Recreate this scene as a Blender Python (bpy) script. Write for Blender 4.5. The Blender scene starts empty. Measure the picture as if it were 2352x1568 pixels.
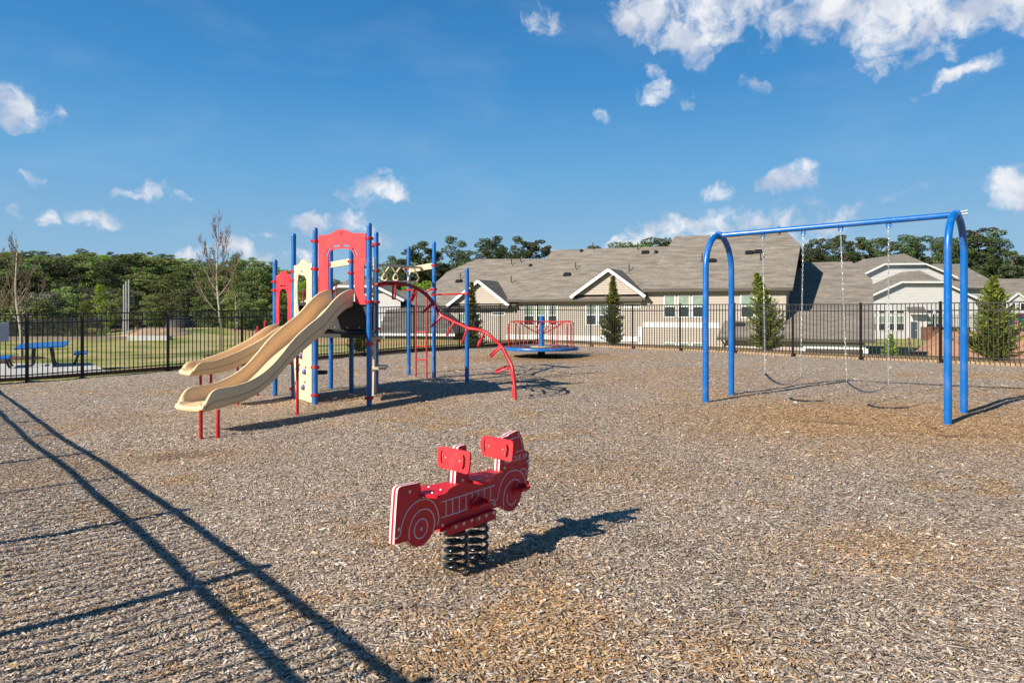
import bpy, bmesh, math, random
import numpy as np
from mathutils import Vector, Matrix
from mathutils.geometry import tessellate_polygon
S = bpy.context.scene
COL = S.collection
# ------------------------------------------------------------------ camera, light, exposure
F, HX, HY, CZ = 1570.0, 1176.0, 712.0, 1.6      # measured from the photograph at 2352 px wide
cam = bpy.data.cameras.new('camera'); co = bpy.data.objects.new('camera', cam); COL.objects.link(co)
co.location = (0, 0, CZ); co.rotation_euler = (math.radians(90), 0, 0)
cam.sensor_width = 36; cam.lens = 36 * F / 2352; cam.shift_y = -(784 - HY) / 2352
cam.clip_start = 0.05; cam.clip_end = 3000
S.camera = co
SUN_EL, SUN_AZ = math.radians(31), math.radians(232)      # azimuth clockwise from +Y
L = Vector((-math.sin(SUN_AZ) * math.cos(SUN_EL), -math.cos(SUN_AZ) * math.cos(SUN_EL), -math.sin(SUN_EL)))
sd = bpy.data.lights.new('sun', 'SUN'); sd.energy = 5.0; sd.angle = math.radians(0.35); sd.color = (1, .92, .79)
so = bpy.data.objects.new('sun', sd); COL.objects.link(so); so.rotation_euler = L.to_track_quat('-Z', 'Y').to_euler()
S.view_settings.view_transform = 'Standard'; S.view_settings.look = 'None'
S.view_settings.exposure = 0.8; S.view_settings.gamma = 1.0
S.cycles.max_bounces = 6; S.cycles.diffuse_bounces = 3; S.cycles.transparent_max_bounces = 6

def ang(px, py):
    u, v = (px - HX) / F, (HY - py) / F
    return math.atan(u), math.atan(v / math.hypot(1, u))
CLOUDS = [  # photo x, y, half width, half height, tilt, density : where each cloud stands in the sky
 (35,250,55,42,-25,1),(75,268,50,26,-15,.95),(132,262,16,14,0,.5),(55,400,45,12,-25,.35),(42,485,18,18,0,.5),(105,495,22,18,-30,.45),
 (205,497,52,20,-8,1),(250,512,34,22,-20,.8),(352,440,34,22,0,.95),(350,452,72,10,0,.7),
 (845,435,55,30,0,1),(905,437,38,28,0,.95),(880,397,16,10,0,.4),(725,517,55,20,0,.75),(825,512,38,30,-20,1),(850,540,50,18,-20,.4),
 (430,580,40,15,0,.75),(525,572,60,22,0,.75),(600,590,60,18,0,.5),(620,543,40,7,-5,.3),(690,590,60,16,0,.6),(1255,565,22,16,0,.7),
 (1250,45,38,34,-20,.55),(1215,40,24,14,-40,.45),
 (1500,20,95,70,10,1),(1620,10,120,60,0,1.1),(1580,80,70,45,-20,.9),(1620,125,30,30,0,.6),(1730,30,90,70,0,.6),
 (1900,15,130,45,0,1.05),(2080,10,180,60,0,1.15),(2010,60,110,45,-10,1),(2100,70,110,60,0,.75),(2280,15,140,45,0,1.1),(2200,25,150,48,0,1.1),(2340,40,60,40,0,.8),(1960,30,120,55,0,1.05),
 (2045,150,70,28,10,.6),(2105,140,45,22,35,.6),(2185,105,28,32,20,.5),(2210,170,90,17,22,.7),(2260,150,40,22,20,.55),
 (1500,163,24,20,0,.45),(1510,210,40,22,0,.55),(1590,232,30,20,0,.4),(1387,267,20,14,0,.35),(1735,200,36,16,-40,.5),
 (1840,400,60,30,25,.7),(1800,425,75,14,5,.55),(1655,442,40,16,0,.4),(1860,395,50,30,30,.45),
 (1520,527,70,36,0,.85),(1620,530,90,34,0,.8),(1720,510,60,40,0,.55),(1850,505,120,45,0,.5),(1430,560,40,18,0,.8),(1600,560,180,26,0,.8),
 (1900,560,120,26,0,.6),(2325,420,60,34,0,.95),(2340,460,60,26,0,.6),(2290,535,30,20,0,.7),(2080,440,60,12,10,.2),
]
w = bpy.data.worlds.new('World'); S.world = w; w.use_nodes = True
nt = w.node_tree; N = nt.nodes; LK = nt.links; N.clear()
def nd(t, **k):
    n = N.new(t)
    for a, b in k.items(): setattr(n, a, b)
    return n
out = nd('ShaderNodeOutputWorld'); bg = nd('ShaderNodeBackground'); LK.new(bg.outputs[0], out.inputs[0])
sky = nd('ShaderNodeTexSky', sky_type='NISHITA'); sky.sun_disc = False
sky.sun_elevation = SUN_EL; sky.sun_rotation = SUN_AZ; sky.altitude = 100; sky.air_density = 1.0; sky.dust_density = 0.25; sky.ozone_density = 2.5
tc = nd('ShaderNodeTexCoord'); sep = nd('ShaderNodeSeparateXYZ')
nrm = nd('ShaderNodeVectorMath', operation='NORMALIZE'); LK.new(tc.outputs['Generated'], nrm.inputs[0]); LK.new(nrm.outputs[0], sep.inputs[0])
def mth(op, a, b=None, c=None, clamp=False):
    n = nd('ShaderNodeMath', operation=op); n.use_clamp = clamp
    for i, x in enumerate((a, b, c)):
        if x is None: continue
        if isinstance(x, (int, float)): n.inputs[i].default_value = x
        else: LK.new(x, n.inputs[i])
    return n.outputs[0]
az = mth('ARCTAN2', sep.outputs[0], sep.outputs[1]); el = mth('ARCSINE', sep.outputs[2])
cmb = nd('ShaderNodeCombineXYZ'); LK.new(az, cmb.inputs[0]); LK.new(el, cmb.inputs[1]); cmb.inputs[2].default_value = 1.0
nz = nd('ShaderNodeTexNoise'); nz.inputs['Scale'].default_value = 18; nz.noise_dimensions='2D'; nz.inputs['Detail'].default_value = 3; nz.inputs['Roughness'].default_value = .6
LK.new(cmb.outputs[0], nz.inputs['Vector'])
s1 = nd('ShaderNodeVectorMath', operation='SUBTRACT'); nzc = nd('ShaderNodeVectorMath', operation='MULTIPLY'); LK.new(nz.outputs['Color'], nzc.inputs[0]); nzc.inputs[1].default_value = (1, 1, 0); LK.new(nzc.outputs[0], s1.inputs[0]); s1.inputs[1].default_value = (.5, .5, 0)
s2 = nd('ShaderNodeVectorMath', operation='SCALE'); LK.new(s1.outputs[0], s2.inputs[0]); s2.inputs['Scale'].default_value = .035
s3 = nd('ShaderNodeVectorMath', operation='ADD'); LK.new(cmb.outputs[0], s3.inputs[0]); LK.new(s2.outputs[0], s3.inputs[1])
w.cycles.sampling_method = 'MANUAL'; w.cycles.sample_map_resolution = 256
dens = None
for (x, y, rx, ry, tilt, st) in CLOUDS:
    a0, e0 = ang(x, y); a1, _ = ang(x + 10, y); _, e1 = ang(x, y - 10)
    sa, se = abs(a1 - a0) / 10, abs(e1 - e0) / 10
    r_, t_ = (rx * sa * 1.5, ry * se * 1.5), math.radians(tilt); c_, n_ = math.cos(t_), math.sin(t_); q_ = []
    for (gx, gy), rr in zip(((c_, n_), (-n_, c_)), r_):
        dt = nd('ShaderNodeVectorMath', operation='DOT_PRODUCT'); LK.new(s3.outputs[0], dt.inputs[0])
        dt.inputs[1].default_value = (gx / rr, gy / rr, -(gx * a0 + gy * e0) / rr); q_.append(dt.outputs['Value'])
    d2 = mth('MULTIPLY_ADD', q_[0], q_[0], mth('MULTIPLY', q_[1], q_[1]))
    st = .30 + .72 * st; b = mth('MULTIPLY_ADD', d2, -st, st)
    dens = b if dens is None else mth('MAXIMUM', dens, b)
dens = mth('MAXIMUM', dens, 0.0)
nz2 = nd('ShaderNodeTexNoise'); nz2.inputs['Scale'].default_value = 26; nz2.noise_dimensions='2D'; nz2.inputs['Detail'].default_value = 6; nz2.inputs['Roughness'].default_value = .62
LK.new(s3.outputs[0], nz2.inputs['Vector'])
gate = mth('MULTIPLY', dens, 6.0, clamp=True)
dd = mth('ADD', dens, mth('MULTIPLY', mth('MULTIPLY', mth('SUBTRACT', nz2.outputs['Fac'], .54), 2.3), gate))
mr = nd('ShaderNodeMapRange', interpolation_type='SMOOTHSTEP'); LK.new(dd, mr.inputs['Value'])
mr.inputs['From Min'].default_value = .12; mr.inputs['From Max'].default_value = 1.15
wisp = nd('ShaderNodeTexNoise'); wisp.inputs['Scale'].default_value = 5; wisp.noise_dimensions='2D'; wisp.inputs['Detail'].default_value = 5
mpw = nd('ShaderNodeMapping'); mpw.inputs['Scale'].default_value = (1, 3, 1); LK.new(cmb.outputs[0], mpw.inputs['Vector']); LK.new(mpw.outputs[0], wisp.inputs['Vector'])
wr = nd('ShaderNodeMapRange'); LK.new(wisp.outputs['Fac'], wr.inputs['Value']); wr.inputs['From Min'].default_value = .5; wr.inputs['From Max'].default_value = .9; wr.inputs['To Max'].default_value = .08
cov = mth('MAXIMUM', mth('MULTIPLY', mr.outputs[0], .95), wr.outputs[0])
shd = nd('ShaderNodeTexNoise'); shd.inputs['Scale'].default_value = 16; shd.noise_dimensions='2D'; shd.inputs['Detail'].default_value = 3; LK.new(s3.outputs[0], shd.inputs['Vector'])
ccol = nd('ShaderNodeValToRGB'); LK.new(shd.outputs['Fac'], ccol.inputs[0])
ccol.color_ramp.elements[0].position = .35; ccol.color_ramp.elements[0].color = (.31, .345, .42, 1)
ccol.color_ramp.elements[1].position = .62; ccol.color_ramp.elements[1].color = (.53, .535, .55, 1)
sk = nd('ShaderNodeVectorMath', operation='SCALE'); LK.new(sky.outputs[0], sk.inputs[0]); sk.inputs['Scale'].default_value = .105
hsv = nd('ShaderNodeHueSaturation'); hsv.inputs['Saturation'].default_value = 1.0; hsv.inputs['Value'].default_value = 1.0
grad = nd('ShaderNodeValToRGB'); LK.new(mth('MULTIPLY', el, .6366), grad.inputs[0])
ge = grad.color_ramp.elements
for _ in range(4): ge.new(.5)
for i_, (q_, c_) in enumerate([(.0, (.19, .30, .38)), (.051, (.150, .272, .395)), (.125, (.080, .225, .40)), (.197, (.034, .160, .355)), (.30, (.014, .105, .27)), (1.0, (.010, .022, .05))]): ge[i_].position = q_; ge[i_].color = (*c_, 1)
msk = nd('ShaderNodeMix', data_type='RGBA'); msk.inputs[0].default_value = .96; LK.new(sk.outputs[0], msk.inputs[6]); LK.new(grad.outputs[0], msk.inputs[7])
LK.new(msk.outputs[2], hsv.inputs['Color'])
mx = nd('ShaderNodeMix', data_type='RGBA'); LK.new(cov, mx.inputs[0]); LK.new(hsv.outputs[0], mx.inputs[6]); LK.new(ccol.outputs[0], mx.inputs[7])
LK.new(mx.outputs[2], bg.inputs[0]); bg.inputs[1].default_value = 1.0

# ------------------------------------------------------------------ helpers
def tag(o, label=None, cat=None, group=None, kind=None):
    if label: o['label'] = label
    if cat: o['category'] = cat
    if group: o['group'] = group
    if kind: o['kind'] = kind
    return o
ORG = {}
def empty(name, loc, label, cat, group=None):
    o = bpy.data.objects.new(name, None); COL.objects.link(o); o.location = loc
    o.empty_display_size = .3; ORG[o] = Vector(loc)
    return tag(o, label, cat, group)
def basis(d):
    d = Vector(d).normalized()
    a = Vector((0, 0, 1)) if abs(d.z) < .9 else Vector((1, 0, 0))
    u = d.cross(a).normalized(); return u, d.cross(u).normalized(), d
class MB:
    def __init__(s): s.v = []; s.f = []; s.m = []
    def add(s, vs, fs, mi=0):
        b = len(s.v); s.v += [tuple(v) for v in vs]
        for f in fs: s.f.append(tuple(i + b for i in f)); s.m.append(mi)
        return s
    def quad(s, a, b, c, d, mi=0): return s.add([a, b, c, d], [(0, 1, 2, 3)], mi)
    def box(s, c, size, ax=None, ay=None, az=None, mi=0):
        ax = Vector(ax or (1, 0, 0)); ay = Vector(ay or (0, 1, 0)); az = Vector(az or (0, 0, 1)); c = Vector(c)
        hx, hy, hz = [q / 2 for q in size]
        vs = [c + ax * (i * hx) + ay * (j * hy) + az * (k * hz) for k in (-1, 1) for j in (-1, 1) for i in (-1, 1)]
        return s.add(vs, [(0, 2, 3, 1), (4, 5, 7, 6), (0, 1, 5, 4), (2, 6, 7, 3), (0, 4, 6, 2), (1, 3, 7, 5)], mi)
    def bar(s, a, b, wd, ht, up=(0, 0, 1), mi=0):
        a, b = Vector(a), Vector(b); d = (b - a); l = d.length; d.normalize()
        sd = d.cross(Vector(up)).normalized(); u = sd.cross(d)
        return s.box((a + b) / 2, (l, wd, ht), d, sd, u, mi)
    def tube(s, pts, r, n=10, closed=False, cap=True, mi=0):
        pts = [Vector(p) for p in pts]; k = len(pts); rs = r if isinstance(r, (list, tuple)) else [r] * k
        vs = []; u = None
        for i, p in enumerate(pts):
            if closed: t = pts[(i + 1) % k] - pts[i - 1]
            else: t = pts[min(i + 1, k - 1)] - pts[max(i - 1, 0)]
            t.normalize()
            if u is None: u, w_, _ = basis(t)
            else:
                u = (u - t * u.dot(t)); u = u.normalized() if u.length > 1e-6 else basis(t)[0]
            w_ = t.cross(u)
            for j in range(n):
                a = 2 * math.pi * j / n; vs.append(p + (u * math.cos(a) + w_ * math.sin(a)) * rs[i])
        fs = []
        for i in range(k if closed else k - 1):
            for j in range(n):
                a, b = i * n + j, i * n + (j + 1) % n; c, d = ((i + 1) % k) * n + (j + 1) % n, ((i + 1) % k) * n + j
                fs.append((a, b, c, d))
        if cap and not closed: fs += [tuple(range(n))[::-1], tuple(range((k - 1) * n, k * n))]
        return s.add(vs, fs, mi)
    def lathe(s, c, prof, n=24, ax=(0, 0, 1), mi=0):
        c = Vector(c); u, w_, d = basis(ax); vs = []; fs = []
        for (r, h) in prof:
            for j in range(n):
                a = 2 * math.pi * j / n; vs.append(c + d * h + (u * math.cos(a) + w_ * math.sin(a)) * r)
        for i in range(len(prof) - 1):
            for j in range(n):
                fs.append((i * n + j, i * n + (j + 1) % n, (i + 1) * n + (j + 1) % n, (i + 1) * n + j))
        fs += [tuple(range(n))[::-1], tuple(range((len(prof) - 1) * n, len(prof) * n))]
        return s.add(vs, fs, mi)
    def plate(s, loops, off, mi=0, mside=None, mback=None):
        """solid sheet: first loop is the outline, others are holes; off = thickness vector"""
        loops = [[Vector(p) for p in l] for l in loops]; off = Vector(off)
        tris = tessellate_polygon(loops); fl = [p for l in loops for p in l]
        s.add(fl, tris, mi); s.add([p + off for p in fl], [t[::-1] for t in tris], mi if mback is None else mback)
        ms = mi if mside is None else mside
        for l in loops:
            k = len(l); s.add(l + [p + off for p in l], [(i, (i + 1) % k, (i + 1) % k + k, i + k) for i in range(k)], ms)
        return s
    def build(s, name, mat, parent=None, smooth=False, bevel=0, subs=0, label=None):
        me = bpy.data.meshes.new(name); og = ORG.get(parent, Vector((0, 0, 0)))
        me.from_pydata([(v[0] - og.x, v[1] - og.y, v[2] - og.z) for v in s.v], [], s.f)
        mats = mat if isinstance(mat, (list, tuple)) else [mat]
        for m_ in mats: me.materials.append(m_)
        if len(mats) > 1: me.polygons.foreach_set('material_index', s.m)
        bm = bmesh.new(); bm.from_mesh(me); bmesh.ops.recalc_face_normals(bm, faces=bm.faces); bm.to_mesh(me); bm.free()
        if smooth:
            me.polygons.foreach_set('use_smooth', [True] * len(me.polygons)); me.set_sharp_from_angle(angle=math.radians(40))
        me.update(); o = bpy.data.objects.new(name, me); COL.objects.link(o)
        if parent is not None: o.parent = parent
        ORG[o] = og
        if bevel:
            b = o.modifiers.new('b', 'BEVEL'); b.width = bevel; b.segments = 2; b.limit_method = 'ANGLE'; b.harden_normals = False
        if subs:
            b = o.modifiers.new('s', 'SUBSURF'); b.levels = subs; b.render_levels = subs
        if label: o['label'] = label
        return o
def fromnp(name, v, f, mat, parent=None, attrs=None, smooth=False):
    me = bpy.data.meshes.new(name); og = ORG.get(parent, Vector((0, 0, 0)))
    v = np.asarray(v, dtype=np.float32) - np.array(og, dtype=np.float32); f = np.asarray(f, dtype=np.int32)
    k = f.shape[1]; me.vertices.add(len(v)); me.vertices.foreach_set('co', v.ravel())
    me.loops.add(f.size); me.loops.foreach_set('vertex_index', f.ravel())
    me.polygons.add(len(f)); me.polygons.foreach_set('loop_start', np.arange(len(f), dtype=np.int32) * k)
    me.polygons.foreach_set('loop_total', np.full(len(f), k, dtype=np.int32))
    if smooth: me.polygons.foreach_set('use_smooth', np.ones(len(f), dtype=bool))
    me.update(calc_edges=True); me.materials.append(mat)
    for an, (ty, arr) in (attrs or {}).items():
        a = me.attributes.new(an, ty, 'POINT')
        a.data.foreach_set('color' if ty == 'FLOAT_COLOR' else 'value', np.asarray(arr, dtype=np.float32).ravel())
    o = bpy.data.objects.new(name, me); COL.objects.link(o)
    if parent is not None: o.parent = parent
    ORG[o] = og
    return o
# ------------------------------------------------------------------ materials
def mat(name, col, rough=.6, metal=0, noise=None, bump=0, bscale=20, spec=.5, coat=0, wear=0):
    col = tuple(c * .82 for c in col)
    m = bpy.data.materials.new(name); m.use_nodes = True; n = m.node_tree.nodes; l = m.node_tree.links; p = n['Principled BSDF']
    p.inputs['Base Color'].default_value = (*col, 1); p.inputs['Roughness'].default_value = rough; p.inputs['Metallic'].default_value = metal
    p.inputs['Specular IOR Level'].default_value = spec
    if coat: p.inputs['Coat Weight'].default_value = coat; p.inputs['Coat Roughness'].default_value = .15
    if noise or bump:
        g = n.new('ShaderNodeNewGeometry')
        t = n.new('ShaderNodeTexNoise'); t.inputs['Scale'].default_value = bscale; t.inputs['Detail'].default_value = 5; l.new(g.outputs['Position'], t.inputs['Vector'])
        if noise:
            r = n.new('ShaderNodeValToRGB'); l.new(t.outputs['Fac'], r.inputs[0])
            r.color_ramp.elements[0].position = .3; r.color_ramp.elements[1].position = .7
            r.color_ramp.elements[0].color = (*[c * (1 - noise) for c in col], 1); r.color_ramp.elements[1].color = (*[min(1, c * (1 + noise)) for c in col], 1)
            l.new(r.outputs[0], p.inputs['Base Color'])
            if wear:    # faded, scuffed patches and dust specks that belong to the surface
                t3 = n.new('ShaderNodeTexNoise'); t3.inputs['Scale'].default_value = 3.5; t3.inputs['Detail'].default_value = 12; t3.inputs['Roughness'].default_value = .72; l.new(g.outputs['Position'], t3.inputs['Vector'])
                m3 = n.new('ShaderNodeMapRange'); l.new(t3.outputs['Fac'], m3.inputs['Value']); m3.inputs['From Min'].default_value = .5; m3.inputs['From Max'].default_value = .78; m3.inputs['To Max'].default_value = wear
                x3 = n.new('ShaderNodeMix'); x3.data_type = 'RGBA'; l.new(m3.outputs[0], x3.inputs[0]); l.new(r.outputs[0], x3.inputs[6]); x3.inputs[7].default_value = (.42, .36, .30, 1); l.new(x3.outputs[2], p.inputs['Base Color'])
                r3 = n.new('ShaderNodeMapRange'); l.new(t3.outputs['Fac'], r3.inputs['Value']); r3.inputs['To Min'].default_value = rough * .75; r3.inputs['To Max'].default_value = min(1, rough * 1.7); l.new(r3.outputs[0], p.inputs['Roughness'])
        if bump:
            b = n.new('ShaderNodeBump'); b.inputs['Strength'].default_value = bump; b.inputs['Distance'].default_value = .01
            l.new(t.outputs['Fac'], b.inputs['Height']); l.new(b.outputs[0], p.inputs['Normal'])
    return m
BLUE = mat('blue_powder_coat', (.002, .135, .46), .28, noise=.10, bscale=6, bump=.04, wear=.22)
BLUE2 = mat('bright_blue_coat', (.001, .13, .47), .25, noise=.08, bscale=5, bump=.04, wear=.16)
RED = mat('red_powder_coat', (.50, .006, .014), .32, noise=.12, bscale=9, bump=.04, wear=.2)
REDP = mat('red_plastic_sheet', (.74, .024, .036), .5, noise=.06, bscale=5, bump=.08, wear=.16)
REDR = mat('red_rider_plastic', (.62, .007, .02), .45, noise=.08, bscale=30, bump=.06, wear=.2)
WHITE = mat('white_plastic', (.78, .78, .76), .5)
GROOVE = mat('white_groove', (.72, .66, .66), .6)
BEIGE = mat('beige_plastic', (.87, .62, .345), .38, noise=.03, bscale=3, bump=.05, wear=.2)
BEIGE2 = mat('pale_beige_plastic', (.72, .58, .38), .5, noise=.05, bscale=4, bump=.05, wear=.25)
DARK = mat('dark_decking', (.022, .020, .020), .7, noise=.3, bscale=30)
BLK = mat('black_coated_metal', (.012, .012, .013), .42, noise=.2, bscale=12)
BLKG = mat('black_spring_paint', (.014, .018, .022), .22)
GALV = mat('galvanised_steel', (.55, .56, .56), .4, .55, noise=.15, bscale=60)
BOLT = mat('bolt_steel', (.6, .57, .5), .35, .8)
RUB = mat('black_rubber', (.05, .056, .068), .6)
HOLD = mat('blue_violet_resin', (.11, .12, .33), .35)
TIMB = mat('weathered_timber', (.17, .10, .055), .85, noise=.3, bscale=8, bump=.5)
TIMB2 = mat('pale_timber', (.36, .25, .15), .85, noise=.3, bscale=8, bump=.5)
CONC = mat('pale_concrete', (.52, .51, .49), .85, noise=.12, bscale=5, bump=.3)
TRIM = mat('white_trim', (.80, .80, .79), .5)
GLASS = mat('window_glass_dark', (.035, .045, .05), .12, spec=.8)
BLIND = mat('window_blind', (.24, .32, .25), .25, noise=.15, bscale=3)
SIDT = mat('tan_lap_siding', (.42, .36, .305), .7, noise=.04, bscale=1.5)
SIDW = mat('white_lap_siding', (.62, .61, .60), .65, noise=.03, bscale=1.5)
SIDD = mat('shaded_white_siding', (.42, .44, .46), .7, noise=.03, bscale=1.5)  # white siding of the house wing with its shade put into the colour
FASC = mat('brown_gutter', (.075, .058, .045), .5)
BRICK = mat('brown_brick', (.20, .105, .07), .9, noise=.35, bscale=6, bump=.4)
CLAY = mat('red_clay', (.44, .235, .14), .95, noise=.22, bscale=1.2, bump=.6)
BARK = mat('tree_bark', (.155, .125, .10), .9, noise=.3, bscale=9, bump=.5)
BARKP = mat('pale_bark', (.44, .37, .28), .85, noise=.25, bscale=9, bump=.4)
TWIG = mat('twig_bark', (.23, .15, .105), .85, noise=.25, bscale=9)
MULD = mat('dark_mulch_ring', (.10, .045, .028), .95, noise=.4, bscale=25, bump=.8)
DIRT = mat('tan_dirt', (.36, .25, .16), .95, noise=.2, bscale=1.5, bump=.5)
DOOR = mat('blue_grey_door', (.07, .09, .12), .4)
SIGNR = mat('stop_sign_red', (.55, .02, .02), .4)
GREENB = mat('green_sign', (.01, .26, .17), .4)
GREY = mat('grey_sign_back', (.5, .5, .54), .5, noise=.04)

def roofmat(name, c0, c1):
    m = bpy.data.materials.new(name); m.use_nodes = True; n = m.node_tree.nodes; l = m.node_tree.links; p = n['Principled BSDF']
    g = n.new('ShaderNodeNewGeometry'); mp = n.new('ShaderNodeMapping'); mp.inputs['Scale'].default_value = (1.1, 1.1, 9.5); l.new(g.outputs['Position'], mp.inputs['Vector'])
    t = n.new('ShaderNodeTexNoise'); t.inputs['Scale'].default_value = .55; t.inputs['Detail'].default_value = 8; t.inputs['Roughness'].default_value = .62; l.new(mp.outputs[0], t.inputs['Vector'])
    r = n.new('ShaderNodeValToRGB'); r.color_ramp.elements[0].position = .36; r.color_ramp.elements[1].position = .66
    r.color_ramp.elements[0].color = (*c0, 1); r.color_ramp.elements[1].color = (*c1, 1); l.new(t.outputs['Fac'], r.inputs[0])
    v = n.new('ShaderNodeTexVoronoi'); mp2 = n.new('ShaderNodeMapping'); mp2.inputs['Scale'].default_value = (3.2, 3.2, 12); l.new(g.outputs['Position'], mp2.inputs['Vector']); l.new(mp2.outputs[0], v.inputs['Vector']); v.inputs['Scale'].default_value = 1.0
    mx = n.new('ShaderNodeMix'); mx.data_type = 'RGBA'; mx.blend_type = 'OVERLAY'; mx.inputs[0].default_value = .16; l.new(r.outputs[0], mx.inputs[6]); l.new(v.outputs['Distance'], mx.inputs[7])
    hs = n.new('ShaderNodeHueSaturation'); hs.inputs['Saturation'].default_value = .85; l.new(mx.outputs[2], hs.inputs['Color'])
    l.new(hs.outputs[0], p.inputs['Base Color']); p.inputs['Roughness'].default_value = .95
    sz_ = n.new('ShaderNodeSeparateXYZ'); l.new(g.outputs['Position'], sz_.inputs[0]); f1 = n.new('ShaderNodeMath'); f1.operation = 'MULTIPLY'; f1.inputs[1].default_value = 7.2; l.new(sz_.outputs[2], f1.inputs[0]); f2 = n.new('ShaderNodeMath'); f2.operation = 'FRACT'; l.new(f1.outputs[0], f2.inputs[0]); f3 = n.new('ShaderNodeMath'); f3.operation = 'SUBTRACT'; l.new(t.outputs['Fac'], f3.inputs[0]); l.new(f2.outputs[0], f3.inputs[1])
    b = n.new('ShaderNodeBump'); b.inputs['Strength'].default_value = .6; b.inputs['Distance'].default_value = .03; l.new(f3.outputs[0], b.inputs['Height']); l.new(b.outputs[0], p.inputs['Normal'])
    return m
ROOF = roofmat('tan_shingles', (.128, .108, .085), (.225, .192, .152))
ROOF2 = roofmat('grey_shingles', (.08, .07, .06), (.16, .14, .115))

def leafmat(name, stops, trans=.32):
    m = bpy.data.materials.new(name); m.use_nodes = True; n = m.node_tree.nodes; l = m.node_tree.links; p = n['Principled BSDF']
    g = n.new('ShaderNodeNewGeometry'); r = n.new('ShaderNodeValToRGB'); l.new(g.outputs['Random Per Island'], r.inputs[0])
    e = r.color_ramp.elements
    while len(e) < len(stops): e.new(.5)
    for i, c in enumerate(stops): e[i].position = i / (len(stops) - 1); e[i].color = (*c, 1)
    oi = n.new('ShaderNodeObjectInfo'); hs = n.new('ShaderNodeHueSaturation'); l.new(r.outputs[0], hs.inputs['Color'])
    m1 = n.new('ShaderNodeMapRange'); l.new(oi.outputs['Random'], m1.inputs['Value']); m1.inputs['To Min'].default_value = .5; m1.inputs['To Max'].default_value = 1.6; l.new(m1.outputs[0], hs.inputs['Value'])
    m2 = n.new('ShaderNodeMapRange'); l.new(oi.outputs['Random'], m2.inputs['Value']); m2.inputs['To Min'].default_value = .470; m2.inputs['To Max'].default_value = .522; l.new(m2.outputs[0], hs.inputs['Hue'])
    l.new(hs.outputs[0], p.inputs['Base Color']); p.inputs['Roughness'].default_value = .7; p.inputs['Specular IOR Level'].default_value = .25
    tr = n.new('ShaderNodeBsdfTranslucent'); l.new(hs.outputs[0], tr.inputs[0]); ms = n.new('ShaderNodeMixShader'); ms.inputs[0].default_value = trans
    l.new(p.outputs[0], ms.inputs[1]); l.new(tr.outputs[0], ms.inputs[2]); l.new(ms.outputs[0], n['Material Output'].inputs[0])
    return m
PINE = leafmat('pine_needles', [(.045, .078, .026), (.10, .155, .048), (.165, .23, .068), (.27, .33, .115)])
PINE3 = leafmat('dark_pine_needles', [(.022, .038, .016), (.048, .074, .028), (.08, .112, .04), (.14, .17, .065)])
PINE2 = leafmat('pine_needles_warm', [(.075, .105, .03), (.16, .21, .06), (.245, .29, .09), (.35, .39, .145)])
LIME = leafmat('young_lime_leaves', [(.10, .15, .015), (.22, .31, .03), (.34, .44, .06)], .4)
SPRG = leafmat('pale_spring_leaves', [(.10, .14, .04), (.20, .26, .08), (.30, .36, .13)], .4)
GREYG = leafmat('grey_green_leaves', [(.11, .115, .07), (.20, .205, .13), (.30, .295, .20)])
CEDAR = leafmat('cedar_sprays', [(.04, .065, .010), (.11, .155, .022), (.20, .26, .04), (.33, .37, .08)], .3)

# ------------------------------------------------------------------ ground
A1, B1 = Vector((-13.05, 18.5)), Vector((1.2, 32.3))           # left-hand back fence
C1 = Vector((14.6, 19.12))                                      # right-hand back fence runs B1 -> C1 and on
dl = (B1 - A1).normalized(); nL = Vector((-dl.y, dl.x))
dr = (C1 - B1).normalized(); nR = Vector((-dr.y, dr.x))
D1 = A1 - dl * 4.3                                              # left corner of the yard
NE = Vector((2.2, -4.2)); dn = (NE - D1).normalized(); nN = Vector((dn.y, -dn.x))
if nN.dot(Vector((-1, -1))) < 0: nN = -nN
def ss(x, a, b): t = np.clip((x - a) / (b - a), 0, 1); return t * t * (3 - 2 * t)
rg = np.random.default_rng(7)
GN = rg.random((256, 256))
def vnoise(x, y, s):
    x = np.asarray(x) / s + 1000; y = np.asarray(y) / s + 1000; xi = np.floor(x).astype(int); yi = np.floor(y).astype(int)
    fx = x - xi; fy = y - yi; fx = fx * fx * (3 - 2 * fx); fy = fy * fy * (3 - 2 * fy)
    g = lambda a, b: GN[a % 256, b % 256]
    return (g(xi, yi) * (1 - fx) + g(xi + 1, yi) * fx) * (1 - fy) + (g(xi, yi + 1) * (1 - fx) + g(xi + 1, yi + 1) * fx) * fy
def h0(x, y): return -.025 * np.clip(-np.asarray(x, dtype=float), 0, 12.5)
PITS = [  # worn hollows: x, y, rx, ry, depth, fresh(orange) amount
 (5.0, 10.6, .9, .75, .10, .9), (6.0, 9.55, .9, .75, .12, .9), (5.6, 10.1, 3.6, 2.3, .03, 1.2), (2.5, 16.0, 4.0, 3.0, 0, .5), (.6, 6.8, 1.6, 1.0, 0, .5), (2.6, 4.6, .8, .5, 0, .7), (.9, 3.3, .5, .3, 0, .4), (.95, 23.4, 3.6, 2.8, .02, 1.2),
 (-4.1, 8.1, 1.3, .7, .05, .65), (-.22, 4.45, .55, .45, .03, .55), (-3.2, 12.6, 2.8, 2.0, .02, .55), (-6.2, 11.6, 1.0, .8, .04, .4), (.6, 13.3, 1.2, .8, .03, .3), (-5.3,7.0,1.2,.7,.02,.45)]
def hin(x, y):
    x = np.asarray(x, dtype=float); y = np.asarray(y, dtype=float)
    h = h0(x, y) + (vnoise(x, y, 2.3) - .5) * .05 + (vnoise(x + 9, y, .8) - .5) * .030 + (vnoise(x, y + 5, .28) - .5) * .016
    for (a, b, rx, ry, d, o) in PITS: h = h - d * np.exp(-(((x - a) / rx) ** 2 + ((y - b) / ry) ** 2))
    return h
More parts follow.
